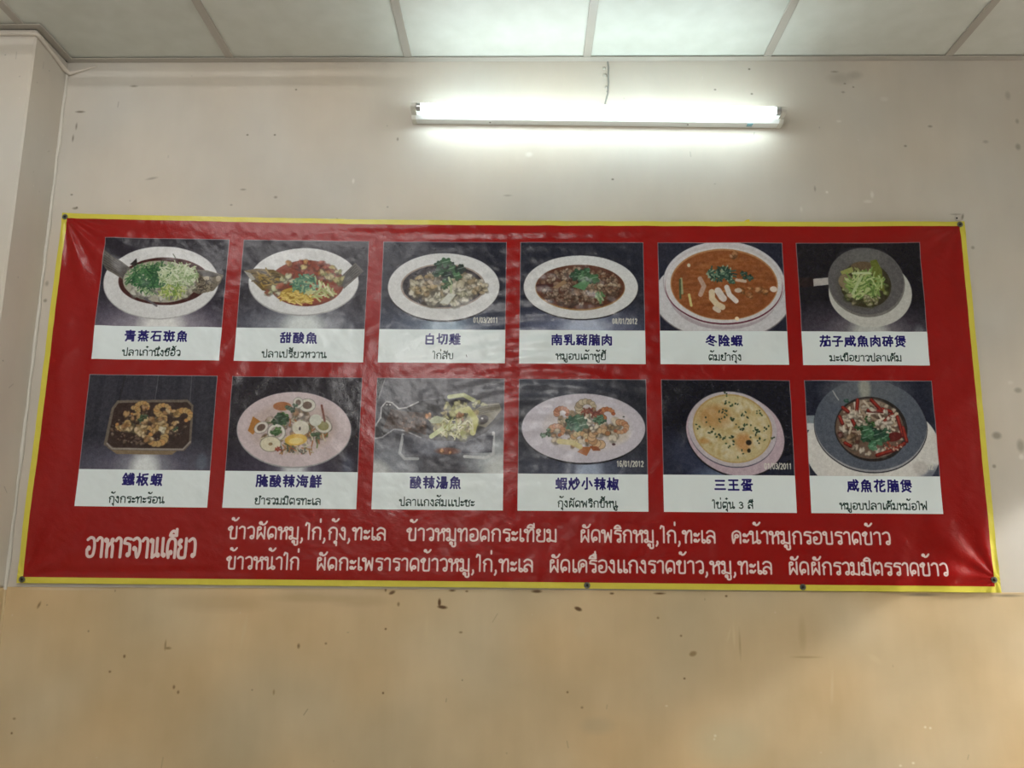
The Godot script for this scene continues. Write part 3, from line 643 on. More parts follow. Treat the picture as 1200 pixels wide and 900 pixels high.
			c.poly([42, 37, 52, 31, 56, 34, 52, 40], Color8(92, 134, 94))
			shreds(c, 64, 45, 3, 4, 8, 6, 0.8, [Color8(92, 128, 84), Color8(150, 170, 130)], 1.3)
			stamp(c, "08/01/2012", 74, 94, 67)
		4:
			c.ellipse(50, 45.6, 54.4, 34.4, Color8(120, 114, 120))
			c.ellipse(50, 45, 54, 34, Color8(206, 206, 212))
			c.ellipse(52, 33.4, 48.4, 34.4, Color8(150, 146, 154))
			c.ellipse(52, 33, 48, 34, Color8(206, 205, 211))
			c.ellipse(51, 44, 43, 27.4, Color8(176, 166, 176))
			c.ellipse(52, 35, 47, 34, Color8(200, 196, 200))
			c.ellipse(51.6, 36, 46.6, 31.4, Color8(92, 30, 50))
			c.ellipse(51.6, 35, 46.4, 31.2, Color8(212, 210, 214))
			c.ellipse(52, 34.4, 42.6, 29.2, Color8(176, 128, 84))
			c.ellipse(52, 34.8, 41.6, 28.2, Color8(142, 82, 44))
			noise.seed = 77
			noise.frequency = 0.09
			for k in 260:
				var a := rng.randf() * TAU
				var d := sqrt(rng.randf())
				c.ellipse(52 + cos(a) * 38 * d, 35 + sin(a) * 25 * d, rng.randf_range(1.5, 5), rng.randf_range(0.6, 1.6), [Color8(164, 100, 54), Color8(120, 66, 36), Color8(176, 116, 66)][k % 3], 0.0, 0.35, 0.6)
			lumps(c, 62, 10, 5, 2, 3, 1.4, 3, [Color8(176, 124, 82)])
			lumps(c, 70, 41, 18, 5, 12, 1.2, 3, [Color8(186, 128, 76), Color8(170, 110, 62)])
			shreds(c, 50, 26, 11, 5, 90, 7, 0.6, [Color8(58, 88, 74), Color8(90, 122, 100), Color8(40, 64, 56), Color8(150, 166, 140)])
			sprig(c, 68, 28, 5, 4, [Color8(48, 76, 62), Color8(66, 96, 80)])
			sprig(c, 60, 33, 3.4, 4, [Color8(60, 96, 78), Color8(84, 120, 96)])
			c.path([42, 41, 42, 46, 46, 51, 50, 53], 2.4, Color8(216, 200, 170))
			c.path([47, 40, 50, 45, 51, 46], 2.8, Color8(218, 210, 204))
			c.path([54, 37, 56, 43, 61, 48], 2.0, Color8(220, 214, 210))
			c.path([33, 30, 36, 36, 33, 43], 1.8, Color8(186, 156, 138))
			c.path([44, 54, 47, 56], 1.8, Color8(210, 196, 178))
			c.path([62, 31, 69, 32], 1.2, Color8(200, 180, 160))
			c.ellipse(63, 39.5, 3, 1.8, Color8(206, 188, 170))
			c.ellipse(91, 38.5, 3, 2.4, Color8(222, 208, 196))
			c.ellipse(61, 62.5, 1.7, 1.6, Color8(236, 216, 178))
			c.path([18, 30, 18.6, 42], 0.9, Color8(160, 164, 122))
			c.path([24, 43, 25.4, 52], 1.0, Color8(206, 194, 128))
			c.path([17, 31, 17, 46], 0.8, Color8(78, 90, 60))
			c.ellipse(24.4, 19, 1.3, 1.6, Color8(206, 198, 170))
		5:
			table_top(c, night, Color8(84, 78, 92), 54, Color8(190, 194, 192), 10, 76)
			c.ellipse(57, 41, 33.4, 28, Color8(196, 198, 194))
			c.poly([0, 29, 14, 29, 14, 36, 0, 37], Color8(40, 28, 30))
			c.poly([12, 30, 24, 29, 24, 35, 12, 36], Color8(186, 182, 180))
			c.ellipse(54.6, 32.6, 31, 28.4, Color8(120, 118, 116))
			c.ellipse(54.4, 31.6, 30.4, 27.2, Color8(96, 95, 97))
			c.ellipse(54, 11, 16, 6, Color8(112, 112, 112), 0.0, 0.7, 0.8)
			c.ellipse(52, 36, 22, 19, Color8(90, 88, 86), 0.0, 1.0, 0.15)
			c.ellipse(54, 34.6, 20.6, 18.6, Color8(58, 54, 38))
			c.ellipse(53, 20, 10, 4.4, Color8(104, 88, 68))
			lumps(c, 53, 36, 18, 15, 40, 2, 4.4, [Color8(116, 126, 68), Color8(138, 146, 84), Color8(96, 106, 58), Color8(146, 138, 104)])
			c.poly([59, 15, 64, 14, 68, 22, 69, 40, 62, 38, 60, 24], Color8(104, 114, 50))
			c.poly([34, 24, 44, 20, 45, 24, 36, 28], Color8(150, 156, 90))
			c.ellipse(38, 32, 6, 6, Color8(132, 118, 92))
			shreds(c, 53, 34, 14, 11, 120, 10, 0.6, [Color8(150, 172, 106), Color8(118, 150, 78), Color8(182, 196, 140), Color8(96, 126, 66)])
			c.line(43, 42, 51, 28, 1.1, Color8(178, 196, 146))
			c.line(44, 25.5, 58, 25, 0.9, Color8(190, 204, 160))
			lumps(c, 58, 47, 8, 4, 14, 1, 2, [Color8(156, 152, 120), Color8(140, 136, 98)])
			c.ellipse(94, 72, 4, 4, Color8(126, 132, 140), 0.0, 0.6, 0.8)
		6:
			table_top(c, night, Color8(98, 96, 114), 50, Color8(220, 226, 228), 7.5)
			for k in 7:
				c.poly([k * 15.0 - 2, 0, k * 15.0 + 8, 0, k * 15.0 + 6, 44, k * 15.0 - 4, 44], Color8(58, 58, 70), 0.3 + 0.15 * (k % 2))
			c.line(28, 0, 24, 30, 0.35, Color8(24, 22, 28))
			c.line(54, 0, 53, 20, 0.3, Color8(84, 84, 94))
			c.line(80, 0, 80, 22, 0.3, Color8(84, 84, 94))
			c.poly([20, 56, 76, 56, 70, 61, 28, 61], Color8(126, 108, 84))
			c.poly([24, 20, 78, 18.6, 83, 23, 84, 52, 79, 58, 24, 58, 17, 54, 20, 26], Color8(104, 94, 84))
			c.poly([25, 22, 78, 20.6, 81.4, 24, 82, 51, 78, 56.2, 25, 56, 19.6, 52.6, 22, 27], Color8(52, 36, 32))
			c.path([19.5, 53, 24, 57, 78, 56.8, 83, 51], 0.6, Color8(150, 142, 136))
			lumps(c, 50, 42, 29, 13, 110, 0.8, 2, [Color8(72, 48, 40), Color8(92, 66, 50), Color8(58, 40, 36), Color8(104, 84, 70)])
			lumps(c, 46, 36, 12, 9, 26, 1.6, 3.4, [Color8(126, 98, 66), Color8(146, 116, 76), Color8(96, 84, 60)])
			for q in [[44, 25, 4.4, 2.6], [60, 27, 5, 2.2], [76, 31, 5.4, 3.4], [57, 34, 4.6, 5.4], [30, 39, 4.4, 5.6], [49, 44, 4.6, 3.0], [60, 43, 4.6, 3.6], [57, 48.5, 6, 6.1], [38, 28, 3.4, 4.4]]:
				prawn(c, q[0], q[1], q[2], Color8(178, 146, 96), Color8(190, 126, 70), q[3])
			lumps(c, 52, 37, 24, 13, 34, 1.6, 3.2, [Color8(176, 140, 92), Color8(150, 112, 72), Color8(196, 170, 126)])
			lumps(c, 62, 42, 2, 2, 3, 2, 3, [Color8(206, 196, 164)])
			sprig(c, 46, 34, 4, 4, [Color8(86, 96, 66), Color8(64, 84, 58)])
			sprig(c, 71, 41, 2.6, 3, [Color8(58, 80, 56)])
			c.ellipse(93, 67, 4, 6, Color8(96, 106, 122), 0.0, 0.7, 0.8)
		7:
			table_top(c, night, Color8(60, 54, 74), 52, Color8(206, 212, 216), 6)
			c.ellipse(50, 41, 43.6, 29, plate.darkened(0.3), 0.03)
			c.ellipse(50, 40.4, 43.2, 28.6, Color8(200, 186, 190), 0.03)
			c.ellipse(49, 39.6, 33, 20, Color8(188, 170, 166), 0.0, 0.8, 0.15)
			c.poly([18, 31, 26, 36, 19, 45, 15, 42], Color8(168, 112, 48))
			c.ellipse(40, 23, 7, 3.4, Color8(160, 104, 66))
			lumps(c, 50, 40, 27, 15, 70, 1.4, 3.6, [Color8(190, 172, 156), Color8(160, 120, 84), Color8(204, 190, 178), Color8(150, 140, 120), Color8(120, 96, 70)])
			shreds(c, 50, 44, 28, 12, 60, 7, 0.5, [Color8(104, 122, 70), Color8(150, 96, 60), Color8(86, 96, 62), Color8(196, 186, 160)])
			var hole := Color8(104, 86, 76)
			ring(c, 59, 22, 6, 2.4, Color8(208, 206, 196), hole, 0.8)
			ring(c, 52, 20, 3.6, 1.6, Color8(204, 202, 194), hole, 1.1)
			ring(c, 72, 37.6, 6.4, 2, Color8(216, 212, 200), Color8(140, 136, 92), 0.8)
			ring(c, 25, 39.5, 5.4, 2, Color8(212, 206, 198), hole, 0.75)
			ring(c, 37, 43, 6.6, 2, Color8(214, 212, 204), Color8(170, 156, 150), 0.9)
			c.ellipse(55, 39.5, 6.4, 5.6, Color8(210, 206, 192), 0.2)
			c.ellipse(54.4, 40, 0.8, 1.4, Color8(70, 60, 56))
			c.ellipse(66, 33.4, 4.8, 4.6, Color8(206, 208, 198))
			ring(c, 33, 52, 7.6, 6, Color8(214, 208, 184), Color8(140, 120, 90), 0.72)
			c.ellipse(52, 48.5, 8.4, 4.4, Color8(206, 168, 70), -0.1)
			c.ellipse(52, 49.4, 5.4, 2.4, Color8(222, 200, 122), -0.1)
			shreds(c, 52, 56, 14, 2.6, 40, 5, 0.5, [Color8(84, 84, 72), Color8(150, 110, 70), Color8(180, 170, 150), Color8(140, 60, 40)])
			sprig(c, 40, 33, 6.4, 10, [Color8(52, 92, 46), Color8(72, 116, 58), Color8(40, 72, 40)])
			sprig(c, 37, 42, 4.6, 5, [Color8(84, 122, 64), Color8(66, 104, 56)])
			sprig(c, 46, 24, 4, 5, [Color8(74, 98, 72), Color8(58, 80, 60)])
			sprig(c, 67, 46, 3.4, 4, [Color8(70, 96, 62)])
			c.line(70, 22, 73, 34, 0.8, Color8(112, 66, 54))
			c.ellipse(92, 68, 4, 8, Color8(74, 82, 104), 0.0, 0.7, 0.9)
		8:
			c.ellipse(50, 4, 80, 30, Color8(88, 88, 96), 0.0, 0.8, 0.8)
			c.ellipse(12, 66, 20, 14, Color8(150, 156, 166), 0.0, 0.8, 0.9)
			c.ellipse(94, 62, 22, 18, Color8(176, 184, 190), 0.0, 0.9, 0.9)
			c.ellipse(2, 72, 10, 8, Color8(204, 208, 210), 0.0, 0.9, 0.6)
			c.ellipse(98, 72, 12, 12, Color8(206, 212, 212), 0.0, 0.9, 0.6)
			c.poly([0, 0, 6, 0, 2, 16, 0, 18], Color8(20, 20, 24))
			c.path([6, 1, 2, 16], 0.4, Color8(130, 130, 136))
			c.path([22, 44, 20, 58, 24, 62, 34, 62], 1.1, Color8(176, 180, 186))
			c.path([92, 42, 92, 58, 86, 61, 70, 60], 1.1, Color8(190, 194, 198))
			c.poly([22, 44, 92, 44, 91, 57, 24, 59], Color8(72, 74, 86))
			c.ellipse(44, 54, 12, 6, Color8(120, 124, 138), 0.0, 0.8, 0.6)
			c.ellipse(78, 54, 9, 4, Color8(132, 136, 148), 0.0, 0.8, 0.6)
			c.ellipse(57, 56, 9, 2.6, Color8(116, 72, 58), 0.0, 0.9, 0.4)
			lumps(c, 56, 56, 4, 1.6, 4, 1.4, 2, [Color8(206, 150, 104)])
			c.poly([0, 40, 4, 32, 4, 22, 8, 18, 13, 19, 18, 24, 24, 23, 34, 18, 50, 16, 96, 18, 98, 30, 86, 42, 70, 49, 46, 48, 30, 44, 16, 40, 8, 46, 0, 47], Color8(40, 38, 44))
			c.path([0, 38, 4, 31, 4.4, 23, 8, 18.6, 12.6, 19.4, 18, 24, 24, 23, 33, 18.6], 0.55, Color8(172, 172, 176))
			c.path([0, 47, 6, 46, 15, 39.6, 24, 41, 36, 46], 0.55, Color8(150, 150, 156))
			c.ellipse(8.6, 21, 0.8, 0.5, Color8(220, 220, 220))
			c.ellipse(11, 21, 0.8, 0.5, Color8(220, 220, 220))
			c.poly([6, 40, 12, 24, 22, 26, 40, 27, 40, 44, 22, 39], Color8(64, 46, 40))
			lumps(c, 27, 34, 12, 6, 46, 0.9, 2.2, [Color8(98, 70, 56), Color8(74, 54, 46), Color8(124, 96, 78)])
			c.poly([74, 26, 84, 20, 96, 19, 98, 24, 92, 32, 86, 38, 78, 36], Color8(136, 132, 118))
			for k in 4: c.path([76, 25 + k * 1.6, 86, 21.6 + k * 1.6, 96, 21 + k * 1.2], 0.4, Color8(104, 100, 88))
			c.ellipse(83, 32, 5, 3.6, Color8(52, 44, 44), -0.3)
			c.ellipse(83, 31, 1, 0.8, Color8(206, 206, 206))
			lumps(c, 62, 32, 17, 13, 90, 2, 4, [Color8(184, 182, 128), Color8(202, 200, 156), Color8(166, 164, 104), Color8(190, 176, 128)])
			c.path([57, 14.6, 68, 13, 76, 17], 1.6, Color8(184, 190, 146))
			c.path([44, 45, 54, 38, 62, 37], 1.8, Color8(196, 204, 156))
			c.path([64, 26, 72, 24, 78, 32, 76, 42], 2.2, Color8(190, 190, 120))
			lumps(c, 80, 20, 5, 3, 8, 1.2, 2.4, [Color8(176, 178, 120), Color8(196, 194, 150)])
			c.poly([41, 32, 48, 29, 54, 31, 52, 35, 44, 35], Color8(184, 192, 166))
			lumps(c, 40, 29, 3, 1.2, 4, 1.6, 2.4, [Color8(206, 140, 84)])
			lumps(c, 66, 31, 4, 4, 8, 1, 1.8, [Color8(166, 112, 72), Color8(186, 140, 98)])
			shreds(c, 62, 38, 14, 8, 40, 6, 0.5, [Color8(206, 206, 164), Color8(160, 162, 98), Color8(216, 214, 180)])
		9:
			table_top(c, night, Color8(66, 72, 92), 55, Color8(158, 172, 196), 7)
			c.ellipse(28, 6, 44, 14, Color8(88, 92, 104), 0.0, 0.6, 0.9)
			c.ellipse(50.6, 38.6, 48, 26.8, Color8(20, 20, 28))
			c.ellipse(50.6, 37.8, 48, 26.4, Color8(196, 192, 204))
			c.ellipse(53, 37.4, 35, 18.6, Color8(206, 200, 204), 0.0, 0.8, 0.12)
			c.ellipse(76, 42, 10, 7, Color8(198, 188, 170), 0.0, 0.6, 0.5)
			lumps(c, 50, 38, 28, 13, 80, 1.8, 3.8, [Color8(196, 178, 152), Color8(176, 140, 108), Color8(204, 192, 172), Color8(150, 126, 96)])
			prawn(c, 34, 26, 4.4, Color8(186, 132, 104), Color8(150, 76, 52), 2.8)
			prawn(c, 53, 22, 6, Color8(190, 176, 152), Color8(120, 96, 72), 2.6)
			prawn(c, 69, 27, 5, Color8(184, 122, 82), Color8(150, 74, 46), 2.2)
			prawn(c, 79, 37, 5, Color8(196, 152, 118), Color8(160, 84, 54), 4.6)
			prawn(c, 30, 40, 4.8, Color8(196, 150, 118), Color8(168, 92, 66), 3.4)
			prawn(c, 48, 46, 5.4, Color8(206, 186, 148), Color8(190, 116, 66), 2.6)
			prawn(c, 64, 45, 7, Color8(204, 172, 138), Color8(146, 92, 58), 1.6)
			c.poly([46, 56, 50, 52, 57, 52, 53, 59], Color8(166, 104, 62))
			c.poly([55, 51, 62, 52, 64, 55, 58, 55], Color8(150, 88, 56))
			lumps(c, 52, 33, 3, 3, 4, 2, 3, [Color8(224, 218, 206)])
			lumps(c, 60, 38, 3, 2, 3, 1.6, 2.6, [Color8(216, 206, 188)])
			c.path([32, 48, 42, 49, 48, 52], 2.0, Color8(202, 190, 140))
			sprig(c, 42, 34, 7.4, 14, [Color8(88, 130, 108), Color8(70, 108, 90), Color8(120, 152, 128)])
			sprig(c, 64, 31, 5, 8, [Color8(78, 114, 92), Color8(100, 136, 108)])
			sprig(c, 20, 42, 4, 5, [Color8(140, 160, 144), Color8(120, 146, 128)])
			shreds(c, 58, 26, 8, 2, 16, 6, 0.6, [Color8(110, 62, 56), Color8(140, 80, 66)])
			c.ellipse(74, 50, 1.4, 0.9, Color8(86, 60, 64))
			c.ellipse(82, 29, 0.8, 0.5, Color8(60, 66, 64))
			stamp(c, "16/01/2012", 76, 97, 66.6)
		10:
			table_top(c, night, Color8(40, 46, 70), 42, Color8(150, 170, 190), 0)
			c.ellipse(42, 76, 18, 9, Color8(130, 152, 176), 0.0, 0.85, 0.9)
			c.ellipse(24, 58, 26, 12, Color8(56, 64, 90), 0.5, 0.6, 0.9)
			c.ellipse(56, 42, 38.4, 31.6, Color8(14, 12, 20), 0.3)
			c.ellipse(56, 41.4, 38, 31, Color8(186, 168, 180), 0.3)
			c.ellipse(54, 38.2, 34, 28.6, Color8(80, 76, 92), 0.2)
			c.ellipse(54, 37.6, 34, 28.4, Color8(190, 184, 192), 0.2)
			c.ellipse(54, 37.2, 30.4, 26, Color8(178, 152, 100), 0.2)
			c.ellipse(54, 37.4, 29.4, 25, Color8(192, 178, 134), 0.2)
			for k in 260:
				var a := rng.randf() * TAU
				var d := sqrt(rng.randf())
				c.ellipse(54 + cos(a) * 27 * d, 37 + sin(a) * 22 * d, rng.randf_range(1, 3.6), rng.randf_range(0.8, 2.4), [Color8(212, 204, 174), Color8(176, 148, 92), Color8(202, 188, 146), Color8(216, 214, 192)][k % 4], rng.randf() * PI, 0.4, 0.5)
			c.ellipse(40, 28, 13, 9, Color8(176, 124, 66), 0.0, 0.55, 0.6)
			c.ellipse(62, 48, 6, 7, Color8(182, 116, 58), 0.0, 0.6, 0.6)
			c.ellipse(32, 47, 4, 2, Color8(176, 122, 62), 0.0, 0.6, 0.6)
			c.ellipse(66, 48, 2.2, 2, Color8(40, 34, 28))
			c.ellipse(66, 54, 1.4, 1.6, Color8(44, 42, 32))
			for q in [[50, 16, 3], [56, 20, 4], [48, 24, 8], [64, 27, 5], [75, 25, 6], [55, 31, 6], [46, 32, 4], [34, 32, 2], [28, 36, 3], [37, 40, 8], [45, 43, 10], [53, 44, 6], [62, 36, 9], [72, 38, 9], [72, 45, 6], [84, 44, 3], [52, 50, 6], [60, 58, 3], [80, 40, 2], [52, 12, 3], [66, 33, 4], [82, 36, 2]]:
				for k in q[2]:
					c.ellipse(q[0] + rng.randfn(0, 1.9), q[1] + rng.randfn(0, 1.6), rng.randf_range(0.5, 1.2), rng.randf_range(0.4, 0.8), [Color8(48, 66, 46), Color8(34, 50, 38), Color8(76, 92, 62)][k % 3], rng.randf() * PI)
			stamp(c, "01/03/2011", 77, 98, 67.6)
		11:
			c.ellipse(50, 52, 52, 38, Color8(212, 212, 210))
			c.ellipse(96, 74, 10, 8, Color8(70, 76, 96), 0.0, 0.7, 0.8)
			c.poly([0, 27, 7, 27, 7, 38, 0, 38], Color8(126, 138, 148))
			c.poly([0, 33, 6, 33, 6, 38, 0, 38], Color8(206, 208, 210))
			c.ellipse(49.5, 35, 44, 35.4, Color8(30, 30, 38))
			c.ellipse(49.5, 34.6, 43.6, 35, Color8(150, 152, 158))
			c.ellipse(49.5, 33.6, 43.4, 34.4, Color8(84, 92, 106))
			c.ellipse(47, 8, 30, 12, Color8(100, 106, 114), 0.0, 0.8, 0.7)
			c.ellipse(47, 6, 4.4, 9, Color8(176, 176, 162), 0.0, 0.7, 0.7)
			c.path([22, 8, 24, 12, 26, 15], 0.5, Color8(160, 164, 168))
			c.ellipse(50, 37, 28.4, 24.6, Color8(40, 36, 36))
			c.ellipse(49, 37, 26.6, 22.6, Color8(104, 84, 72))
			c.ellipse(50, 20, 12, 6, Color8(168, 156, 140), 0.0, 0.8, 0.4)
			lumps(c, 50, 37, 24, 20, 70, 1.6, 3.6, [Color8(150, 134, 118), Color8(178, 164, 146), Color8(120, 98, 84), Color8(196, 186, 172)])
			lumps(c, 32, 44, 7, 9, 18, 1.6, 3, [Color8(114, 86, 66), Color8(136, 110, 84), Color8(92, 50, 44)])
			shreds(c, 48, 30, 22, 12, 50, 8, 0.8, [Color8(192, 180, 162), Color8(206, 198, 184), Color8(156, 138, 120)])
			for q in [[40, 24, 41, 15], [29, 21, 33, 24], [52, 15, 58, 22], [49, 23, 64, 24], [60, 32, 67, 26], [60, 22, 66, 24], [71, 28, 74, 40], [26, 28, 28, 33], [62, 44, 74, 42], [53, 57, 66, 53], [66, 53, 75, 48], [75, 36, 77, 46], [29, 48, 33, 50], [36, 30, 38, 35]]:
				c.line(q[0], q[1], q[2], q[3], 1.5, Color8(88, 24, 24))
				c.line(q[0], q[1] - 0.4, q[2], q[3] - 0.4, 0.8, Color8(146, 46, 36))
			c.ellipse(67, 43, 7, 3.4, Color8(92, 26, 24), -0.2)
			lumps(c, 66, 50, 8, 3, 14, 0.8, 1.6, [Color8(160, 70, 52), Color8(190, 150, 130)])
			sprig(c, 46, 34, 6, 8, [Color8(52, 96, 48), Color8(70, 116, 60), Color8(40, 78, 44)])
			lumps(c, 50, 30, 18, 10, 26, 1.6, 3, [Color8(190, 178, 162), Color8(206, 198, 184)])
			sprig(c, 52, 42, 8, 20, [Color8(52, 96, 70), Color8(74, 124, 90), Color8(40, 76, 60)])
			sprig(c, 50, 50, 5, 6, [Color8(96, 150, 116), Color8(74, 128, 94)])
			sprig(c, 64, 40, 3, 3, [Color8(50, 90, 66)])
			sprig(c, 33, 16, 3, 2, [Color8(44, 84, 72)])
			stamp(c, "2012", 87.5, 95.6, 67.2)
			c.ellipse(86, 66, 5.6, 5, Color8(192, 190, 188), 0.0, 1.0, 0.3)
	# the coarse dots and uneven ink of the print
	noise.seed = 300 + i
	noise.frequency = 0.22
	c.mottle(noise, 0.045)
	noise.seed = 400 + i
	noise.frequency = 0.6
	c.mottle(noise, 0.04)
	c.grain(0.02, 900 + i)
	c.path([0.2, 72.5, 0.2, 0.2, 99.8, 0.2, 99.8, 72.5], 0.22, Color8(176, 160, 164), 0.9)
	var im := c.texture().get_image()
	im.resize(250, 181, Image.INTERPOLATE_BILINEAR)
	return ImageTexture.create_from_image(im)


const DISHES := [
	["青蒸石斑魚", 0.243, 0.736, "ปลาเก๋านึ่งซีอิ้ว", 0.234, 0.70, "steamed whole fish under shredded scallion"],
	["甜酸魚", 0.349, 0.632, "ปลาเปรี้ยวหวาน", 0.213, 0.717, "fried fish in red sauce with vegetables"],
	["白切雞", 0.362, 0.642, "ไก่สับ", 0.43, 0.597, "sliced pale chicken topped with coriander"],
	["南乳豬腩肉", 0.257, 0.736, "หมูอบเต้าหู้ยี้", 0.29, 0.69, "brown pork stew on an oval plate"],
	["冬隂蝦", 0.36, 0.64, "ต้มยำกุ้ง", 0.374, 0.634, "orange prawn soup in a wide bowl"],
	["茄子咸魚肉碎煲", 0.145, 0.82, "มะเขือยาวปลาเค็ม", 0.213, 0.784, "green vegetables in a metal pan with handle"],
	["鐵板蝦", 0.346, 0.638, "กุ้งกระทะร้อน", 0.25, 0.676, "prawns on a dark rectangular hot plate"],
	["腌酸辣海鮮", 0.243, 0.728, "ยำรวมมิตรทะเล", 0.237, 0.737, "squid rings and lemon on a pink oval plate"],
	["酸辣湯魚", 0.289, 0.675, "ปลาแกงส้มแปะซะ", 0.211, 0.786, "whole fish in a fish-shaped metal tray"],
	["蝦炒小辣椒", 0.293, 0.771, "กุ้งผัดพริกขี้หนู", 0.306, 0.768, "curled prawns with green leaves on a white plate"],
	["三王蛋", 0.39, 0.674, "ไข่ตุ๋น 3 สี", 0.368, 0.677, "pale steamed egg with chopped greens in a bowl"],
	["咸魚花腩煲", 0.288, 0.775, "หมูอบปลาเค็มหม้อไฟ", 0.216, 0.889, "red chillies and herbs in a round metal wok"],
]


func caption(i: int) -> ImageTexture:
	var c := Canvas.new(512, 138, 5.12, PAPER)          # 100 wide, 27 high
	var d: Array = DISHES[i]
	var low := i >= 6
	write_han(c, d[0], d[1] * 100, d[2] * 100, 2.9 if low else 3.6, 8.2, 0.64, Color8(26, 20, 104))
	write_thai(c, d[3], d[4] * 100, d[5] * 100, 24.0 if low else 23.6, 4.4, 0.36, Color8(24, 50, 46))
	if i == 2: c.line(69.5, 20.5, 70, 22, 0.25, Color8(70, 70, 80))
	return c.texture()


# ------------------------------------------------------------------ the banner's sheet
# how far the vinyl stands off the wall at s metres from its side edge and t from its top edge
func relief(s: float, t: float) -> float:
	var z := 0.011
	z += 0.006 * sin(PI * clampf(s / BAN_W, 0, 1)) * sin(PI * clampf(t / BAN_H, 0, 1))
	# folds pulled out of the corners by the screws
	for q in [[0.006, 0.006, 0.36, 17.0, 0.0040], [BAN_W - 0.012, 0.014, 0.34, 12.0, 0.0032], [BAN_W - 0.012, BAN_H - 0.04, 0.24, 10.0, 0.0042], [0.02, BAN_H - 0.015, 0.30, 11.0, 0.0028]]:
		var dx: float = s - q[0]
		var dy: float = t - q[1]
		var d := sqrt(dx * dx + dy * dy)
		var a := atan2(dy, dx)
		z += q[4] * sin(a * q[3] + 0.7) * (d / 0.1 if d < 0.1 else 1.0) * exp(-d / q[2])
	# slack uprights towards the far side, with the cloth hanging off the screws
	z += 0.0032 * sin((s - 2.42) * TAU / 0.17 + t * 1.2) * exp(-pow((s - 2.62) / 0.24, 2)) * smoothstep(0.35, 1.0, t)
	z += 0.0024 * sin((s - 0.02) * TAU / 0.11 - t * 1.5) * exp(-pow((s - 0.10) / 0.09, 2)) * exp(-pow((t - 0.45) / 0.28, 2))
	# sagging ripples along the top hem, and one along the foot
	z += 0.0016 * sin((t - 0.03 - 0.010 * sin(s * 2.1)) * TAU / 0.055) * exp(-pow((t - 0.055) / 0.035, 2)) * exp(-pow((s - 1.45) / 0.6, 2))
	z += 0.0014 * sin((t - 1.10) * TAU / 0.05 + s * 3.0) * exp(-pow((t - 1.13) / 0.03, 2)) * exp(-pow((s - 0.35) / 0.3, 2))
	z += 0.0015 * sin((s * 0.62 + t * 0.78) * TAU / 0.105) * exp(-pow((s - 2.35) / 0.5, 2)) * exp(-pow((t - 0.55) / 0.35, 2))
	z += 0.0013 * sin((s * 0.75 + t * 0.66) * TAU / 0.085) * exp(-pow((s - 0.40) / 0.3, 2)) * exp(-pow((t - 0.42) / 0.2, 2))
	z += 0.0011 * sin((t + 0.06 * sin(s * 5.0)) * TAU / 0.046) * exp(-pow((s - 1.62) / 0.32, 2)) * exp(-pow((t - 0.42) / 0.3, 2))
	# slanting creases and gentle unevenness
	z += 0.0032 * noise.get_noise_2d(s * 100.0 + t * 35.0, t * 60.0 - s * 20.0)
	z += 0.0009 * noise.get_noise_2d(s * 330.0 - t * 160.0 + 500.0, t * 330.0 + s * 90.0)
	return maxf(z, 0.004)


func sheet(s: float, t: float) -> Vector3:
	var lift := (1.0 - t / BAN_H) * (-0.009 * maxf(0.0, 1.0 - s / 1.0) + 0.0075 * sqrt(maxf(0.0, sin(PI * clampf(s / BAN_W, 0, 1)))))
	lift += 0.0095 * pow(clampf(s / BAN_W, 0, 1), 0.7) * maxf(0.0, 1.0 - t / 0.075)
	var a := s - BAN_W / 2.0
	var b := BAN_H / 2.0 - t - lift
	return Vector3(BAN_X + cos(BAN_TURN) * a - sin(BAN_TURN) * b + BAN_SHEAR * b, BAN_Y + sin(BAN_TURN) * a + cos(BAN_TURN) * b, relief(s, t))


func stops(marks: Array, step: float) -> PackedFloat32Array:
	marks.sort()
	var out := PackedFloat32Array([marks[0]])
	for k in marks.size() - 1:
		var n := maxi(1, ceili((marks[k + 1] - marks[k]) / step))
		for i in n: out.append(lerpf(marks[k], marks[k + 1], (i + 1.0) / n))
	return out


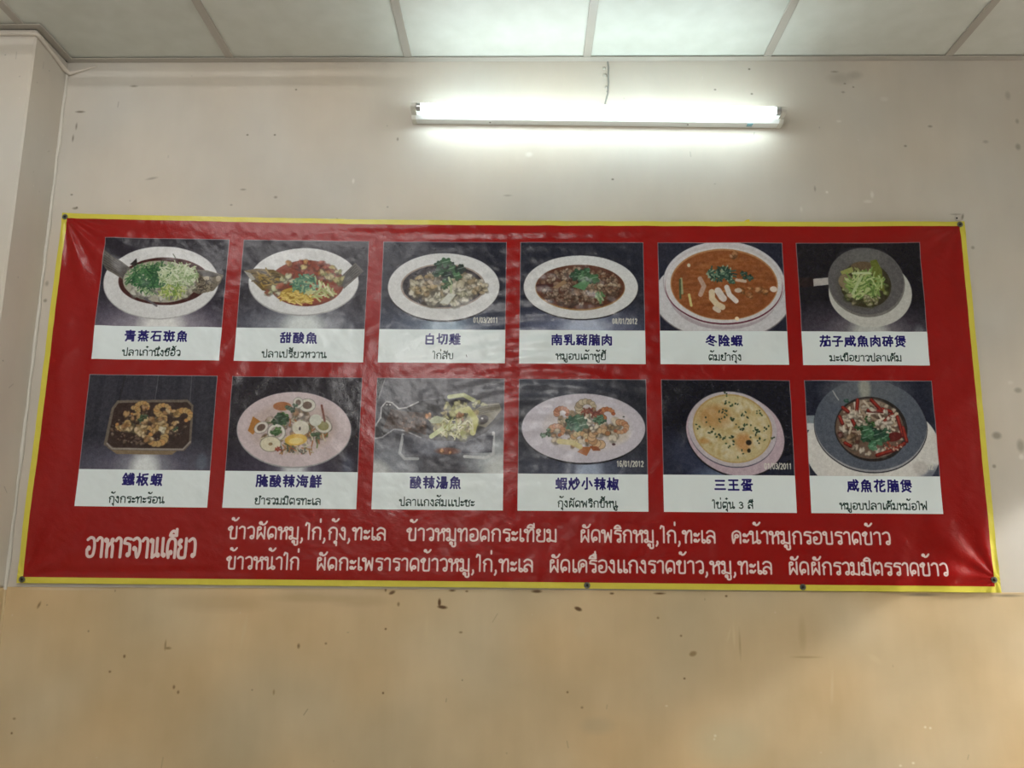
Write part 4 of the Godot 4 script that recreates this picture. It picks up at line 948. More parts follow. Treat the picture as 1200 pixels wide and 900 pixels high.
func build_banner() -> void:
	noise.seed = 11
	noise.frequency = 0.05
	noise.fractal_octaves = 3
	var text_box := [0.595, 0.955, 2.795, 1.140]
	var head_box := [0.180, 0.985, 0.560, 1.115]
	var ms := [0.0, BORDER, BAN_W - BORDER, BAN_W, text_box[0], text_box[2], head_box[0], head_box[2]]
	var mt := [0.0, BORDER, BAN_H - BORDER, BAN_H, text_box[1], text_box[3], head_box[1], head_box[3]]
	for q in COLS: ms.append_array(q)
	for q in ROWS: mt.append_array(q)
	var ss := stops(ms, 0.008)
	var tt := stops(mt, 0.008)
	var points := PackedVector3Array()
	var slopes := PackedVector3Array()
	for t in tt:
		for s in ss:
			points.append(sheet(s, t))
			var e := 0.002
			slopes.append(Vector3(-(relief(s + e, t) - relief(s - e, t)) / (2 * e), (relief(s, t + e) - relief(s, t - e)) / (2 * e), 1).normalized())
	# every cell of the sheet belongs to one printed area: [name, s0, t0, s1, t1]
	var areas := []
	for r in 2:
		for k in 6:
			areas.append(["dish_photo", COLS[k][0], ROWS[r][0], COLS[k][1], ROWS[r][1], r * 6 + k])
			areas.append(["dish_caption", COLS[k][0], ROWS[r][1], COLS[k][1], ROWS[r][2], r * 6 + k])
	areas.append(["menu_lines", text_box[0], text_box[1], text_box[2], text_box[3], 0])
	areas.append(["menu_heading", head_box[0], head_box[1], head_box[2], head_box[3], 0])
	areas.append(["red_field", BORDER, BORDER, BAN_W - BORDER, BAN_H - BORDER, 0])
	areas.append(["yellow_border", 0.0, 0.0, BAN_W, BAN_H, 0])
	var cells := []
	for a in areas: cells.append(PackedInt32Array())
	for j in tt.size() - 1:
		for i in ss.size() - 1:
			var s := (ss[i] + ss[i + 1]) / 2
			var t := (tt[j] + tt[j + 1]) / 2
			for k in areas.size():
				var a: Array = areas[k]
				if s > a[1] and s < a[3] and t > a[2] and t < a[4]:
					cells[k].append(j * ss.size() + i)
					break
	var weave := FastNoiseLite.new()
	weave.seed = 5
	weave.frequency = 0.16
	var wn := NoiseTexture2D.new()
	wn.width = 512
	wn.height = 512
	wn.seamless = true
	wn.noise = weave
	wn.as_normal_map = true
	wn.bump_strength = 2.0
	var vinyl := func(c: Color, tex: Texture2D) -> StandardMaterial3D:
		var m := mat(c, 0.23, 0.0, 0.45)
		m.albedo_texture = tex
		m.normal_enabled = true
		m.normal_texture = wn
		m.normal_scale = 0.16
		return m
	var banner := thing("menu_banner", Vector3.ZERO)
	tag(banner, "long red vinyl menu banner with yellow border and twelve dish photos", "banner")
	for k in areas.size():
		var a: Array = areas[k]
		var v := PackedVector3Array()
		var n := PackedVector3Array()
		var u := PackedVector2Array()
		var x := PackedInt32Array()
		var plain: bool = a[0] in ["red_field", "yellow_border"]
		for at in cells[k]:
			var base := v.size()
			for o in [at, at + 1, at + ss.size() + 1, at + ss.size()]:
				v.append(points[o])
				n.append(slopes[o])
				var st := Vector2(ss[o % ss.size()], tt[o / ss.size()])
				u.append(st * 2.0 if plain else Vector2((st.x - a[1]) / (a[3] - a[1]), (st.y - a[2]) / (a[4] - a[2])))
			x.append_array([base, base + 1, base + 2, base, base + 2, base + 3])
		if a[0] == "yellow_border":
			# the hem turned back to the wall, so that the sheet has an edge
			var rim := []
			for i in ss.size(): rim.append(i)
			for j in range(1, tt.size()): rim.append(j * ss.size() + ss.size() - 1)
			for i in range(ss.size() - 2, -1, -1): rim.append((tt.size() - 1) * ss.size() + i)
			for j in range(tt.size() - 2, -1, -1): rim.append(j * ss.size())
			for i in rim.size() - 1:
				var p: Vector3 = points[rim[i]]
				var q: Vector3 = points[rim[i + 1]]
				var out := (q - p).cross(Vector3(0, 0, 1)).normalized() * -1.0
				var base := v.size()
				for w in [p, q, q - Vector3(0, 0, 0.0025), p - Vector3(0, 0, 0.0025)]:
					v.append(w)
					n.append(out)
					u.append(Vector2(w.x, w.y) * 2.0)
				x.append_array([base, base + 2, base + 1, base, base + 3, base + 2])
		var arrays := []
		arrays.resize(Mesh.ARRAY_MAX)
		arrays[Mesh.ARRAY_VERTEX] = v
		arrays[Mesh.ARRAY_NORMAL] = n
		arrays[Mesh.ARRAY_TEX_UV] = u
		arrays[Mesh.ARRAY_INDEX] = x
		var raw := ArrayMesh.new()
		raw.add_surface_from_arrays(Mesh.PRIMITIVE_TRIANGLES, arrays)
		var st2 := SurfaceTool.new()
		st2.create_from(raw, 0)
		st2.generate_tangents()
		var m: StandardMaterial3D
		var label := ""
		match a[0]:
			"dish_photo":
				m = vinyl.call(Color.WHITE, dish(a[5]))
				label = "printed picture of " + DISHES[a[5]][6]
			"dish_caption":
				m = vinyl.call(Color.WHITE, caption(a[5]))
				label = "white caption strip lettered %s and %s" % [DISHES[a[5]][0], DISHES[a[5]][3]]
			"menu_lines":
				m = vinyl.call(Color.WHITE, menu_lines(text_box))
				label = "two lines of white Thai lettering on red"
			"menu_heading":
				m = vinyl.call(Color.WHITE, menu_heading(head_box))
				label = "bold white Thai heading on red"
			"red_field":
				m = vinyl.call(RED, null)
				label = "glossy red ground of the banner"
			_:
				m = vinyl.call(Color8(216, 205, 80), null)
				label = "yellow hem around the banner"
		var o := part(a[0], st2.commit(), m, banner)
		tag(o, label)
	# a snippet of the hem that sticks up over the top edge
	var tip := sheet(2.215, 0.0)
	var flap := prism_mesh([tip + Vector3(-0.012, -0.004, 0), tip + Vector3(0.014, -0.004, 0), tip + Vector3(0.012, 0.008, 0), tip + Vector3(0.002, 0.006, 0)], Vector3(0, 0, 0.0012))
	part("loose_hem_tip", flap, mat(Color8(214, 190, 40), 0.5), banner)


func menu_lines(b: Array) -> ImageTexture:
	var k: float = 2048.0 / (b[2] - b[0])
	var c := Canvas.new(2048, int(k * (b[3] - b[1])), k, RED)
	var ink := Color8(236, 218, 214)
	for q in [[1.0285, 0.623, 1.102, "ข้าวผัดหมู,ไก่,กุ้ง,ทะเล"], [1.0285, 1.161, 1.614, "ข้าวหมูทอดกระเทียม"], [1.0285, 1.678, 2.086, "ผัดพริกหมู,ไก่,ทะเล"], [1.0285, 2.129, 2.603, "คะน้าหมูกรอบราดข้าว"],
			[1.1175, 0.625, 0.847, "ข้าวหน้าไก่"], [1.1175, 0.893, 1.543, "ผัดกะเพราราดข้าวหมู,ไก่,ทะเล"], [1.1175, 1.586, 2.250, "ผัดเครื่องแกงราดข้าว,หมู,ทะเล"], [1.1175, 2.293, 2.764, "ผัดผักรวมมิตรราดข้าว"]]:
		write_thai(c, q[3], q[1] - b[0], q[2] - b[0], q[0] - b[1], 0.0350, 0.0027, ink)
	return c.texture()


func menu_heading(b: Array) -> ImageTexture:
	var k: float = 640.0 / (b[2] - b[0])
	var c := Canvas.new(640, int(k * (b[3] - b[1])), k, RED)
	write_thai(c, "อาหารจานเดียว", 0.198 - b[0], 0.532 - b[0], 1.0865 - b[1], 0.056, 0.0044, Color8(228, 206, 202), 0.5)
	return c.texture()


# ------------------------------------------------------------------ painted plaster
# paint as it lies on the wall between two corners of the plane z = 0: clouded, streaked, scuffed and chipped
func paint(x0: float, x1: float, y0: float, y1: float, wide: int, ground: Color, cloud: float, seed_: int, marks: Array) -> ImageTexture:
	var k := wide / (x1 - x0)
	var c := Canvas.new(wide, int(k * (y1 - y0)), k, ground)
	var n := FastNoiseLite.new()
	n.seed = seed_
	n.frequency = 2.2
	n.fractal_octaves = 4
	var streak := FastNoiseLite.new()
	streak.seed = seed_ + 1
	streak.frequency = 9.0
	streak.fractal_octaves = 3
	var hue := FastNoiseLite.new()
	hue.seed = seed_ + 2
	hue.frequency = 1.7
	hue.fractal_octaves = 2
	for y in c.h:
		for x in c.w:
			var fx := x / k
			var fy := y / k
			var d := (n.get_noise_2d(fx, fy) + 0.2 * streak.get_noise_2d(fx * 1.6, fy * 0.35)) * cloud
			var e := hue.get_noise_2d(fx, fy) * cloud * 0.55
			var at := (y * c.w + x) * 3
			c.px[at] += d + e
			c.px[at + 1] += d
			c.px[at + 2] += d - e
	var r := RandomNumberGenerator.new()
	r.seed = seed_ + 9
	# pin-holes, specks and short scuffs scattered over the paint
	for i in 60:
		var x := r.randf() * (x1 - x0)
		var y := r.randf() * (y1 - y0)
		var ink := ground.darkened(r.randf_range(0.15, 0.5)) if r.randf() < 0.75 else ground.lightened(0.3)
		if r.randf() < 0.6:
			c.ellipse(x, y, r.randf_range(0.0012, 0.003), r.randf_range(0.0012, 0.003), ink, 0.0, 0.6)
		else:
			var a := r.randfn(PI / 2, 0.5)
			var l := r.randf_range(0.006, 0.03)
			c.line(x, y, x + cos(a) * l, y + sin(a) * l, 0.0011, ink, 0.45)
	# the marks the photograph shows: pixel, half width, half height (pixels), colour, strength, softness, turn
	for m in marks:
		var p := on_wall(m[0], m[1])
		c.ellipse(p.x - x0, y1 - p.y, m[2] / 385.0, m[3] / 385.0, m[4], m[7] if m.size() > 7 else 0.0, m[5], m[6])
	return c.texture()


func build_walls() -> void:
	var plaster_noise := FastNoiseLite.new()
	plaster_noise.seed = 31
	plaster_noise.frequency = 0.012
	plaster_noise.fractal_octaves = 4
	var bump := NoiseTexture2D.new()
	bump.width = 1024
	bump.height = 1024
	bump.seamless = true
	bump.noise = plaster_noise
	bump.as_normal_map = true
	bump.bump_strength = 3.0
	var white := Color8(205, 198, 186)
	var beige := Color8(206, 184, 146)
	var grime := Color8(96, 90, 76)
	var pale := Color8(232, 228, 220)
	var brown := Color8(92, 66, 38)
	var x0 := PILLAR_X - 0.06
	var upper_marks := [
		[94, 131, 5, 1.2, grime, 0.75, 0.4], [89.5, 148, 1, 4, grime, 0.6, 0.4], [85.5, 162, 1, 4, grime, 0.65, 0.4], [84, 228, 1.4, 1, grime, 0.7, 0.4], [88, 244, 3, 1.4, grime, 0.6, 0.4], [90, 243, 1, 1, grime, 0.9, 0.3],
		[157, 101, 4, 1.2, grime, 0.5, 0.5], [347, 105, 1, 1, grime, 0.8, 0.3], [290, 158, 1.2, 1, grime, 0.8, 0.3], [322, 158, 1.2, 1, grime, 0.8, 0.3], [178, 209, 6, 1.4, grime, 0.35, 0.6, -0.2], [285, 222, 3, 1, grime, 0.5, 0.5], [323, 231, 2, 1.5, grime, 0.5, 0.5], [271, 240, 1.4, 1, grime, 0.5, 0.5],
		[718, 210, 1.4, 1, grime, 0.8, 0.3], [414, 212, 1.4, 3, pale, 0.8, 0.4], [466, 163, 1, 2, grime, 0.6, 0.4], [620, 181, 4, 3, pale, 0.5, 0.6], [595, 229, 4, 1, grime, 0.3, 0.6], [878, 81, 1.2, 1, grime, 0.9, 0.3], [838, 105, 1.3, 1, grime, 0.8, 0.3], [881, 110, 1.3, 1, grime, 0.8, 0.3],
		[985, 92, 14, 7, grime, 0.16, 0.9], [1002, 88, 8, 5, grime, 0.18, 0.9], [978, 84, 4, 1.2, grime, 0.4, 0.5], [990, 98, 1.4, 1, grime, 0.5, 0.5], [1000, 102, 1, 1, grime, 0.6, 0.4], [988, 108, 2, 1.2, grime, 0.4, 0.5], [983, 142, 3, 1.4, pale, 0.6, 0.5], [1036, 116, 5, 3, pale, 0.3, 0.6], [1061, 171, 1.6, 1.2, grime, 0.55, 0.5], [1090, 148, 2.4, 1.4, grime, 0.45, 0.5],
		[969, 225, 1.6, 1.6, pale, 0.9, 0.3], [1022, 228, 2, 4, pale, 0.7, 0.5], [1017, 236, 5, 2, pale, 0.5, 0.5], [939, 245, 1.5, 3, pale, 0.5, 0.5], [955, 221, 1, 3, grime, 0.4, 0.5],
		[1185, 60, 4, 2, grime, 0.3, 0.7], [1181, 112, 3, 5, grime, 0.22, 0.8], [1155, 166, 3, 2, grime, 0.25, 0.7], [1193, 172, 3, 4, grime, 0.35, 0.6], [1192, 142, 2, 3, grime, 0.3, 0.6], [1168, 510, 5, 4, grime, 0.45, 0.6], [1165, 546, 2, 2, grime, 0.5, 0.5], [1193, 457, 4, 3, grime, 0.35, 0.6], [1196, 522, 4, 7, grime, 0.35, 0.6], [1184, 448, 3, 2, pale, 0.4, 0.5], [1197, 535, 3, 3, pale, 0.6, 0.5],
		[55, 332, 2, 3, grime, 0.4, 0.6], [53, 352, 2, 2, grime, 0.5, 0.6], [1140, 290, 2, 2, grime, 0.4, 0.5],
		[1128, 254, 1.2, 3.4, grime, 0.6, 0.4, 0.3], [1120, 251, 5, 0.7, grime, 0.5, 0.4],
	]
	var beige_dark := Color8(150, 126, 90)
	var beige_light := Color8(214, 196, 158)
	var dado_marks := [
		[515, 706, 1.6, 4, brown, 0.95, 0.2], [518.5, 711.5, 5, 1.7, brown, 0.95, 0.2, 0.1], [677.5, 713.5, 4, 2, brown, 0.95, 0.2, 0.35], [459.5, 694.5, 3.4, 1.7, brown, 0.9, 0.2, -0.4], [452, 691, 1, 2, brown, 0.9, 0.2], [530, 692, 3, 1, brown, 0.9, 0.3], [547, 693, 1.4, 0.8, brown, 0.9, 0.3], [629, 693, 5, 1.4, brown, 0.9, 0.3], [717, 695.5, 2, 1, brown, 0.9, 0.3], [773, 695.5, 5, 0.9, brown, 0.95, 0.3], [851, 698.5, 1.2, 1, brown, 0.9, 0.3],
		[194, 756, 0.9, 4.5, beige_dark, 0.9, 0.3], [197, 759.5, 3.4, 1.3, beige_dark, 0.9, 0.3], [146, 769, 1.2, 1.6, brown, 0.7, 0.4], [129, 787, 1.2, 1, brown, 0.7, 0.4], [204, 805, 1.2, 1.8, brown, 0.6, 0.4], [209, 811, 1.2, 1.6, brown, 0.6, 0.4], [350, 757, 1.4, 2.4, brown, 0.6, 0.4], [382, 754, 1.1, 1, brown, 0.6, 0.4], [321, 811, 1, 2.4, beige_dark, 0.8, 0.4], [449, 812, 1, 1, brown, 0.9, 0.3], [452, 737, 1, 1, brown, 0.9, 0.3], [540, 741, 1.6, 0.9, brown, 0.6, 0.4], [467, 708, 1.2, 2, brown, 0.6, 0.4], [46, 709, 1.2, 3.4, brown, 0.6, 0.4, 0.4], [14, 859, 1, 1, brown, 0.8, 0.4], [17, 842, 1.4, 1, brown, 0.5, 0.5],
		[812, 766, 4, 2.6, beige_dark, 0.95, 0.3, -0.3], [802, 795, 1, 1, brown, 0.8, 0.3], [665, 811, 1, 1, brown, 0.7, 0.3], [682, 829, 1.2, 1, brown, 0.5, 0.4], [798, 745, 1, 1, brown, 0.7, 0.4], [771, 724, 1.2, 1, brown, 0.6, 0.4],
		[860, 745, 1.4, 10, beige_light, 0.75, 0.5], [854, 744, 1.2, 7, beige_light, 0.6, 0.5, 0.3], [867, 755, 1, 12, beige_dark, 0.4, 0.6], [500, 735, 2, 12, beige_light, 0.45, 0.6], [286, 740, 2, 14, beige_light, 0.4, 0.6, 0.15], [975, 805, 1.6, 14, beige_light, 0.5, 0.6, 0.1], [680, 740, 6, 5, beige_light, 0.4, 0.7], [940, 742, 4, 16, beige_dark, 0.2, 0.7], [945, 770, 12, 1, beige_dark, 0.45, 0.6], [1025, 772, 8, 3, beige_light, 0.4, 0.6, 0.6],
		[838, 862, 1.4, 1.2, Color8(238, 230, 210), 0.95, 0.3], [837, 866, 1, 1, Color8(238, 230, 210), 0.9, 0.3], [1084, 852, 1.2, 1, Color8(238, 230, 210), 0.9, 0.3], [1090, 853, 1.2, 1, Color8(238, 230, 210), 0.9, 0.3], [1070, 894, 1.4, 1, Color8(238, 230, 210), 0.95, 0.3], [1055, 897, 1.4, 1, Color8(238, 230, 210), 0.8, 0.3], [781, 827, 1.2, 0.8, Color8(238, 230, 210), 0.7, 0.3],
		[1080, 697, 18, 1.4, grime, 0.5, 0.5], [1180, 698, 14, 1.2, grime, 0.55, 0.5], [80, 690, 40, 1.4, pale, 0.3, 0.6], [360, 700, 40, 5, beige_dark, 0.25, 0.8], [420, 704, 30, 6, beige_dark, 0.2, 0.8],  # begins with thin dark lines along the paint edge below the banner
		[850, 870, 34, 22, Color8(190, 184, 152), 0.35, 0.9], [700, 850, 16, 8, Color8(168, 160, 136), 0.25, 0.9], [260, 706, 50, 9, Color8(160, 136, 102), 0.25, 0.9],
	]
	var finish := func(tex: Texture2D, c := Color.WHITE, rough := 0.55) -> StandardMaterial3D:
		var m := mat(c, rough, 0.0, 0.4)
		m.albedo_texture = tex
		m.normal_enabled = true
		m.normal_texture = bump
		m.normal_scale = 0.12
		return m
	var upper := paint(x0, RIGHT_X, DADO, CEILING, 2048, white, 0.030, 101, upper_marks)
	var lower := paint(x0, RIGHT_X, 0.0, DADO, 2048, beige, 0.055, 211, dado_marks)
	var back := thing("wall_back")
	tag(back, "plastered wall painted white above and beige below, behind the banner", "", "", "structure")
	var up_uv := func(p: Vector3) -> Vector2: return Vector2((p.x - x0) / (RIGHT_X - x0), (CEILING - p.y) / (CEILING - DADO))
	var low_uv := func(p: Vector3) -> Vector2: return Vector2((p.x - x0) / (RIGHT_X - x0), (DADO - p.y) / DADO)
	tag(part("white_paint", span_mesh(Vector3(x0, DADO, -0.12), Vector3(RIGHT_X, CEILING, 0), 0.0004, up_uv), finish.call(upper), back), "greyish white upper wall")
	tag(part("beige_paint", span_mesh(Vector3(x0, 0, -0.12), Vector3(RIGHT_X, DADO, 0.0012), 0.0008, low_uv), finish.call(lower), back), "scuffed beige lower wall")
	# the pilaster at the side: its white and beige paint run on round it
	var side_tex := paint(-2.4, PILLAR_X, DADO, CEILING, 512, white, 0.025, 305, [])
	var side_low := paint(-2.4, PILLAR_X, 0.0, DADO, 512, beige, 0.05, 317, [])
	var pil := thing("wall_left_pilaster")
	tag(pil, "square pilaster standing out from the wall beside the banner", "", "", "structure")
	var turned := func(p: Vector3, hi: float, lo: float) -> Vector2: return Vector2(clampf((p.x + p.z + 2.0) / 0.86, 0, 1), (hi - p.y) / (hi - lo))
	var pu := func(p: Vector3) -> Vector2: return turned.call(p, CEILING, DADO)
	var pl := func(p: Vector3) -> Vector2: return turned.call(p, DADO, 0.0)
	part("white_paint", span_mesh(Vector3(-2.0, DADO, -0.1), Vector3(PILLAR_X, CEILING, PILLAR_Z), 0.006, pu), finish.call(side_tex), pil)
	part("beige_paint", span_mesh(Vector3(-2.0, 0, -0.1), Vector3(PILLAR_X + 0.001, DADO, PILLAR_Z + 0.001), 0.006, pl), finish.call(side_low), pil)
	# filler smoothed into the inner corner
	var bead := thing("trim_1")
	tag(bead, "pale bead of filler down the corner of the pilaster", "", "", "structure")
	var path := []
	var radii := []
	for k in 60:
		var y := 0.02 + (CEILING - 0.05) * k / 59.0
		path.append(Vector3(PILLAR_X + 0.002 + 0.0012 * sin(k * 1.9), y, 0.002 + 0.001 * sin(k * 2.7)))
		radii.append(0.0055 + 0.0012 * sin(k * 0.83) + 0.0008 * sin(k * 3.1))
	var upper_path := path.filter(func(p): return p.y > DADO - 0.01)
	part("filler_bead", bar_mesh(upper_path, radii.slice(0, upper_path.size()), 10), mat(Color8(214, 210, 200), 0.5), bead)
	var lower_path := path.filter(func(p): return p.y < DADO + 0.02)
	part("painted_bead", bar_mesh(lower_path, radii.slice(0, lower_path.size()), 10), mat(Color8(204, 182, 142), 0.5), bead)
	# the painted cable that runs round the head of the pilaster and drops into the corner
	var run := thing("trim_2")
	tag(run, "white painted cable round the top of the pilaster under the ceiling", "", "", "structure")
	var y0 := CEILING - 0.020
	var cable := [Vector3(-2.0, y0, PILLAR_Z + 0.004), Vector3(-1.80, y0 - 0.001, PILLAR_Z + 0.004), Vector3(-1.60, y0, PILLAR_Z + 0.004), Vector3(PILLAR_X - 0.006, y0 - 0.001, PILLAR_Z + 0.004), Vector3(PILLAR_X + 0.003, y0 - 0.002, PILLAR_Z + 0.002), Vector3(PILLAR_X + 0.005, y0 - 0.003, PILLAR_Z - 0.008), Vector3(PILLAR_X + 0.005, y0 - 0.012, 0.09), Vector3(PILLAR_X + 0.006, y0 - 0.022, 0.03), Vector3(PILLAR_X + 0.012, y0 - 0.026, 0.008), Vector3(PILLAR_X + 0.03, y0 - 0.020, 0.004), Vector3(PILLAR_X + 0.07, y0 - 0.006, 0.002), Vector3(PILLAR_X + 0.10, y0 + 0.004, 0.0)]
	part("painted_cable", bar_mesh(cable, [0.0075, 0.0075, 0.0075, 0.0075, 0.0075, 0.0075, 0.008, 0.009, 0.008, 0.006, 0.004, 0.002], 10), mat(Color8(206, 198, 186), 0.55), run)
	# the other walls of the room, the doorway to the next room, floor
	var plain := mat(Color8(208, 206, 200), 0.7)
	var plain_low := mat(Color8(204, 190, 164), 0.65)
	var left := thing("wall_left")
	tag(left, "white and beige wall beyond the pilaster", "", "", "structure")
	part("white_paint", span_mesh(Vector3(LEFT_X - 0.12, DADO, -0.12), Vector3(LEFT_X, CEILING, BACK_Z)), plain, left)
	part("beige_paint", span_mesh(Vector3(LEFT_X - 0.12, 0, -0.12), Vector3(LEFT_X, DADO, BACK_Z)), plain_low, left)
	part("return_white_paint", span_mesh(Vector3(LEFT_X, DADO, -0.12), Vector3(-2.0, CEILING, 0.0)), plain, left)
	part("return_beige_paint", span_mesh(Vector3(LEFT_X, 0, -0.12), Vector3(-2.0, DADO, 0.0)), plain_low, left)
	var front := thing("wall_front")
	tag(front, "white and beige wall facing the banner", "", "", "structure")
	part("white_paint", span_mesh(Vector3(LEFT_X - 0.12, DADO, BACK_Z), Vector3(RIGHT_X + 0.1, CEILING, BACK_Z + 0.12)), plain, front)
	part("beige_paint", span_mesh(Vector3(LEFT_X - 0.12, 0, BACK_Z), Vector3(RIGHT_X + 0.1, DADO, BACK_Z + 0.12)), plain_low, front)
	var right := thing("wall_right")
	tag(right, "white wall with an open doorway to the next room", "", "", "structure")
	part("pier", span_mesh(Vector3(RIGHT_X, 0, -0.12), Vector3(RIGHT_X + 0.1, CEILING, 0.08)), plain, right)
	part("lintel", span_mesh(Vector3(RIGHT_X, 2.055, 0.08), Vector3(RIGHT_X + 0.1, CEILING, 1.25)), plain, right)
	part("white_paint", span_mesh(Vector3(RIGHT_X, DADO, 1.25), Vector3(RIGHT_X + 0.1, CEILING, BACK_Z)), plain, right)
	part("beige_paint", span_mesh(Vector3(RIGHT_X, 0, 1.25), Vector3(RIGHT_X + 0.1, DADO, BACK_Z)), plain_low, right)
	var side := thing("wall_side_room")
	tag(side, "white walls of the next room", "", "", "structure")
	part("back_wall", span_mesh(Vector3(RIGHT_X + 0.1, 0, -0.8), Vector3(5.2, 3.0, -0.7)), plain, side)
	part("near_wall", span_mesh(Vector3(RIGHT_X + 0.1, 0, 2.6), Vector3(5.2, 3.0, 2.7)), plain, side)
	part("end_wall", span_mesh(Vector3(5.2, 0, -0.8), Vector3(5.3, 3.0, 2.7)), plain, side)
	part("side_ceiling", span_mesh(Vector3(RIGHT_X + 0.0, 3.0, -0.8), Vector3(5.3, 3.08, 2.7)), plain, side)
	part("pier", span_mesh(Vector3(RIGHT_X, 0, -0.8), Vector3(RIGHT_X + 0.1, 3.0, -0.12)), plain, side)
	part("head_wall", span_mesh(Vector3(RIGHT_X, CEILING, -0.12), Vector3(RIGHT_X + 0.1, 3.0, 2.7)), plain, side)
	var ground := thing("floor")
	tag(ground, "pale tiled floor", "", "", "structure")
	part("floor_slab", span_mesh(Vector3(LEFT_X - 0.12, -0.1, -0.8), Vector3(5.3, 0, BACK_Z + 0.12)), mat(Color8(176, 174, 170), 0.35), ground)


func build_ceiling() -> void:
	var ceiling := thing("ceiling")
	tag(ceiling, "suspended ceiling of grey white boards in metal tee bars", "", "", "structure")
	var speck := FastNoiseLite.new()
	speck.seed = 61
	speck.frequency = 0.01
	speck.fractal_octaves = 4
	var ramp := Gradient.new()
	ramp.set_color(0, Color(0.95, 0.95, 0.94))
	ramp.set_color(1, Color(1, 1, 1))
	var boards := []
	for k in 3:
		var t := NoiseTexture2D.new()
		t.width = 512
		t.height = 512
		t.seamless = true
		var nz: FastNoiseLite = speck.duplicate()
		nz.seed = 61 + k
		t.noise = nz
		t.color_ramp = ramp
		var m := mat([Color8(220, 222, 214), Color8(216, 219, 211), Color8(222, 223, 215)][k], 0.45, 0.0, 0.4)
		m.albedo_texture = t
		m.uv1_triplanar = true
		m.uv1_scale = Vector3(1.6, 1.6, 1.6)
		boards.append(m)
	var steel := mat(Color8(180, 174, 164), 0.35, 0.0, 0.5)
	var gx0 := -0.9897
	var step := 0.6
	var tile := box_mesh(Vector3.ZERO, Vector3(0.592, 0.009, 0.592), 0.002)
	var i0 := -3
	var n := 0
	for i in range(i0, 6):
		for j in range(0, 9):
			var xa := maxf(gx0 + step * i, LEFT_X)
			var xb := minf(gx0 + step * (i + 1), RIGHT_X)
			if xb - xa < 0.05: continue
			var mid := Vector3((xa + xb) / 2, CEILING + 0.0085, step * (j + 0.5))
			var full := xb - xa > 0.59
			var mesh: Mesh = tile if full else box_mesh(Vector3.ZERO, Vector3(xb - xa - 0.008, 0.009, 0.592), 0.002)
			part("ceiling_board", mesh, boards[(i * 5 + j * 2 + 30) % 3], ceiling, mid)
			n += 1
	# tee bars: a flat flange under the board edges
	for i in range(i0 + 1, 6):
		var x := gx0 + step * i
		part("tee_bar", box_mesh(Vector3.ZERO, Vector3(0.027, 0.005, BACK_Z), 0.0012), steel, ceiling, Vector3(x, CEILING + 0.0015, BACK_Z / 2))
	for j in range(1, 9):
		part("cross_tee", box_mesh(Vector3.ZERO, Vector3(RIGHT_X - LEFT_X, 0.0045, 0.027), 0.0012), steel, ceiling, Vector3((RIGHT_X + LEFT_X) / 2, CEILING + 0.0018, step * j))
	part("ceiling_slab", span_mesh(Vector3(LEFT_X - 0.12, CEILING + 0.08, -0.12), Vector3(RIGHT_X + 0.1, CEILING + 0.2, BACK_Z + 0.12)), mat(Color8(150, 150, 146), 0.8), ceiling)
	# wall angle: an L of sheet steel where the boards meet the walls
	var angle := thing("trim_3")
	tag(angle, "grey metal wall angle between ceiling boards and walls", "", "", "structure")
	var rails := [[Vector3(PILLAR_X, 0, 0.0), Vector3(RIGHT_X, 0, 0.024)], [Vector3(-2.0, 0, PILLAR_Z), Vector3(PILLAR_X + 0.024, 0, PILLAR_Z + 0.024)], [Vector3(PILLAR_X, 0, 0.0), Vector3(PILLAR_X + 0.024, 0, PILLAR_Z + 0.02)], [Vector3(LEFT_X, 0, 0), Vector3(LEFT_X + 0.024, 0, BACK_Z)], [Vector3(RIGHT_X - 0.024, 0, 0.024), Vector3(RIGHT_X, 0, BACK_Z)]]
	for k in rails.size():
		var a: Vector3 = rails[k][0] + Vector3(0, CEILING - 0.003 - 0.0002 * k, 0)
		var b: Vector3 = rails[k][1] + Vector3(0, CEILING + 0.0015, 0)
		part("angle_rail", span_mesh(a, b, 0.001), steel, angle)


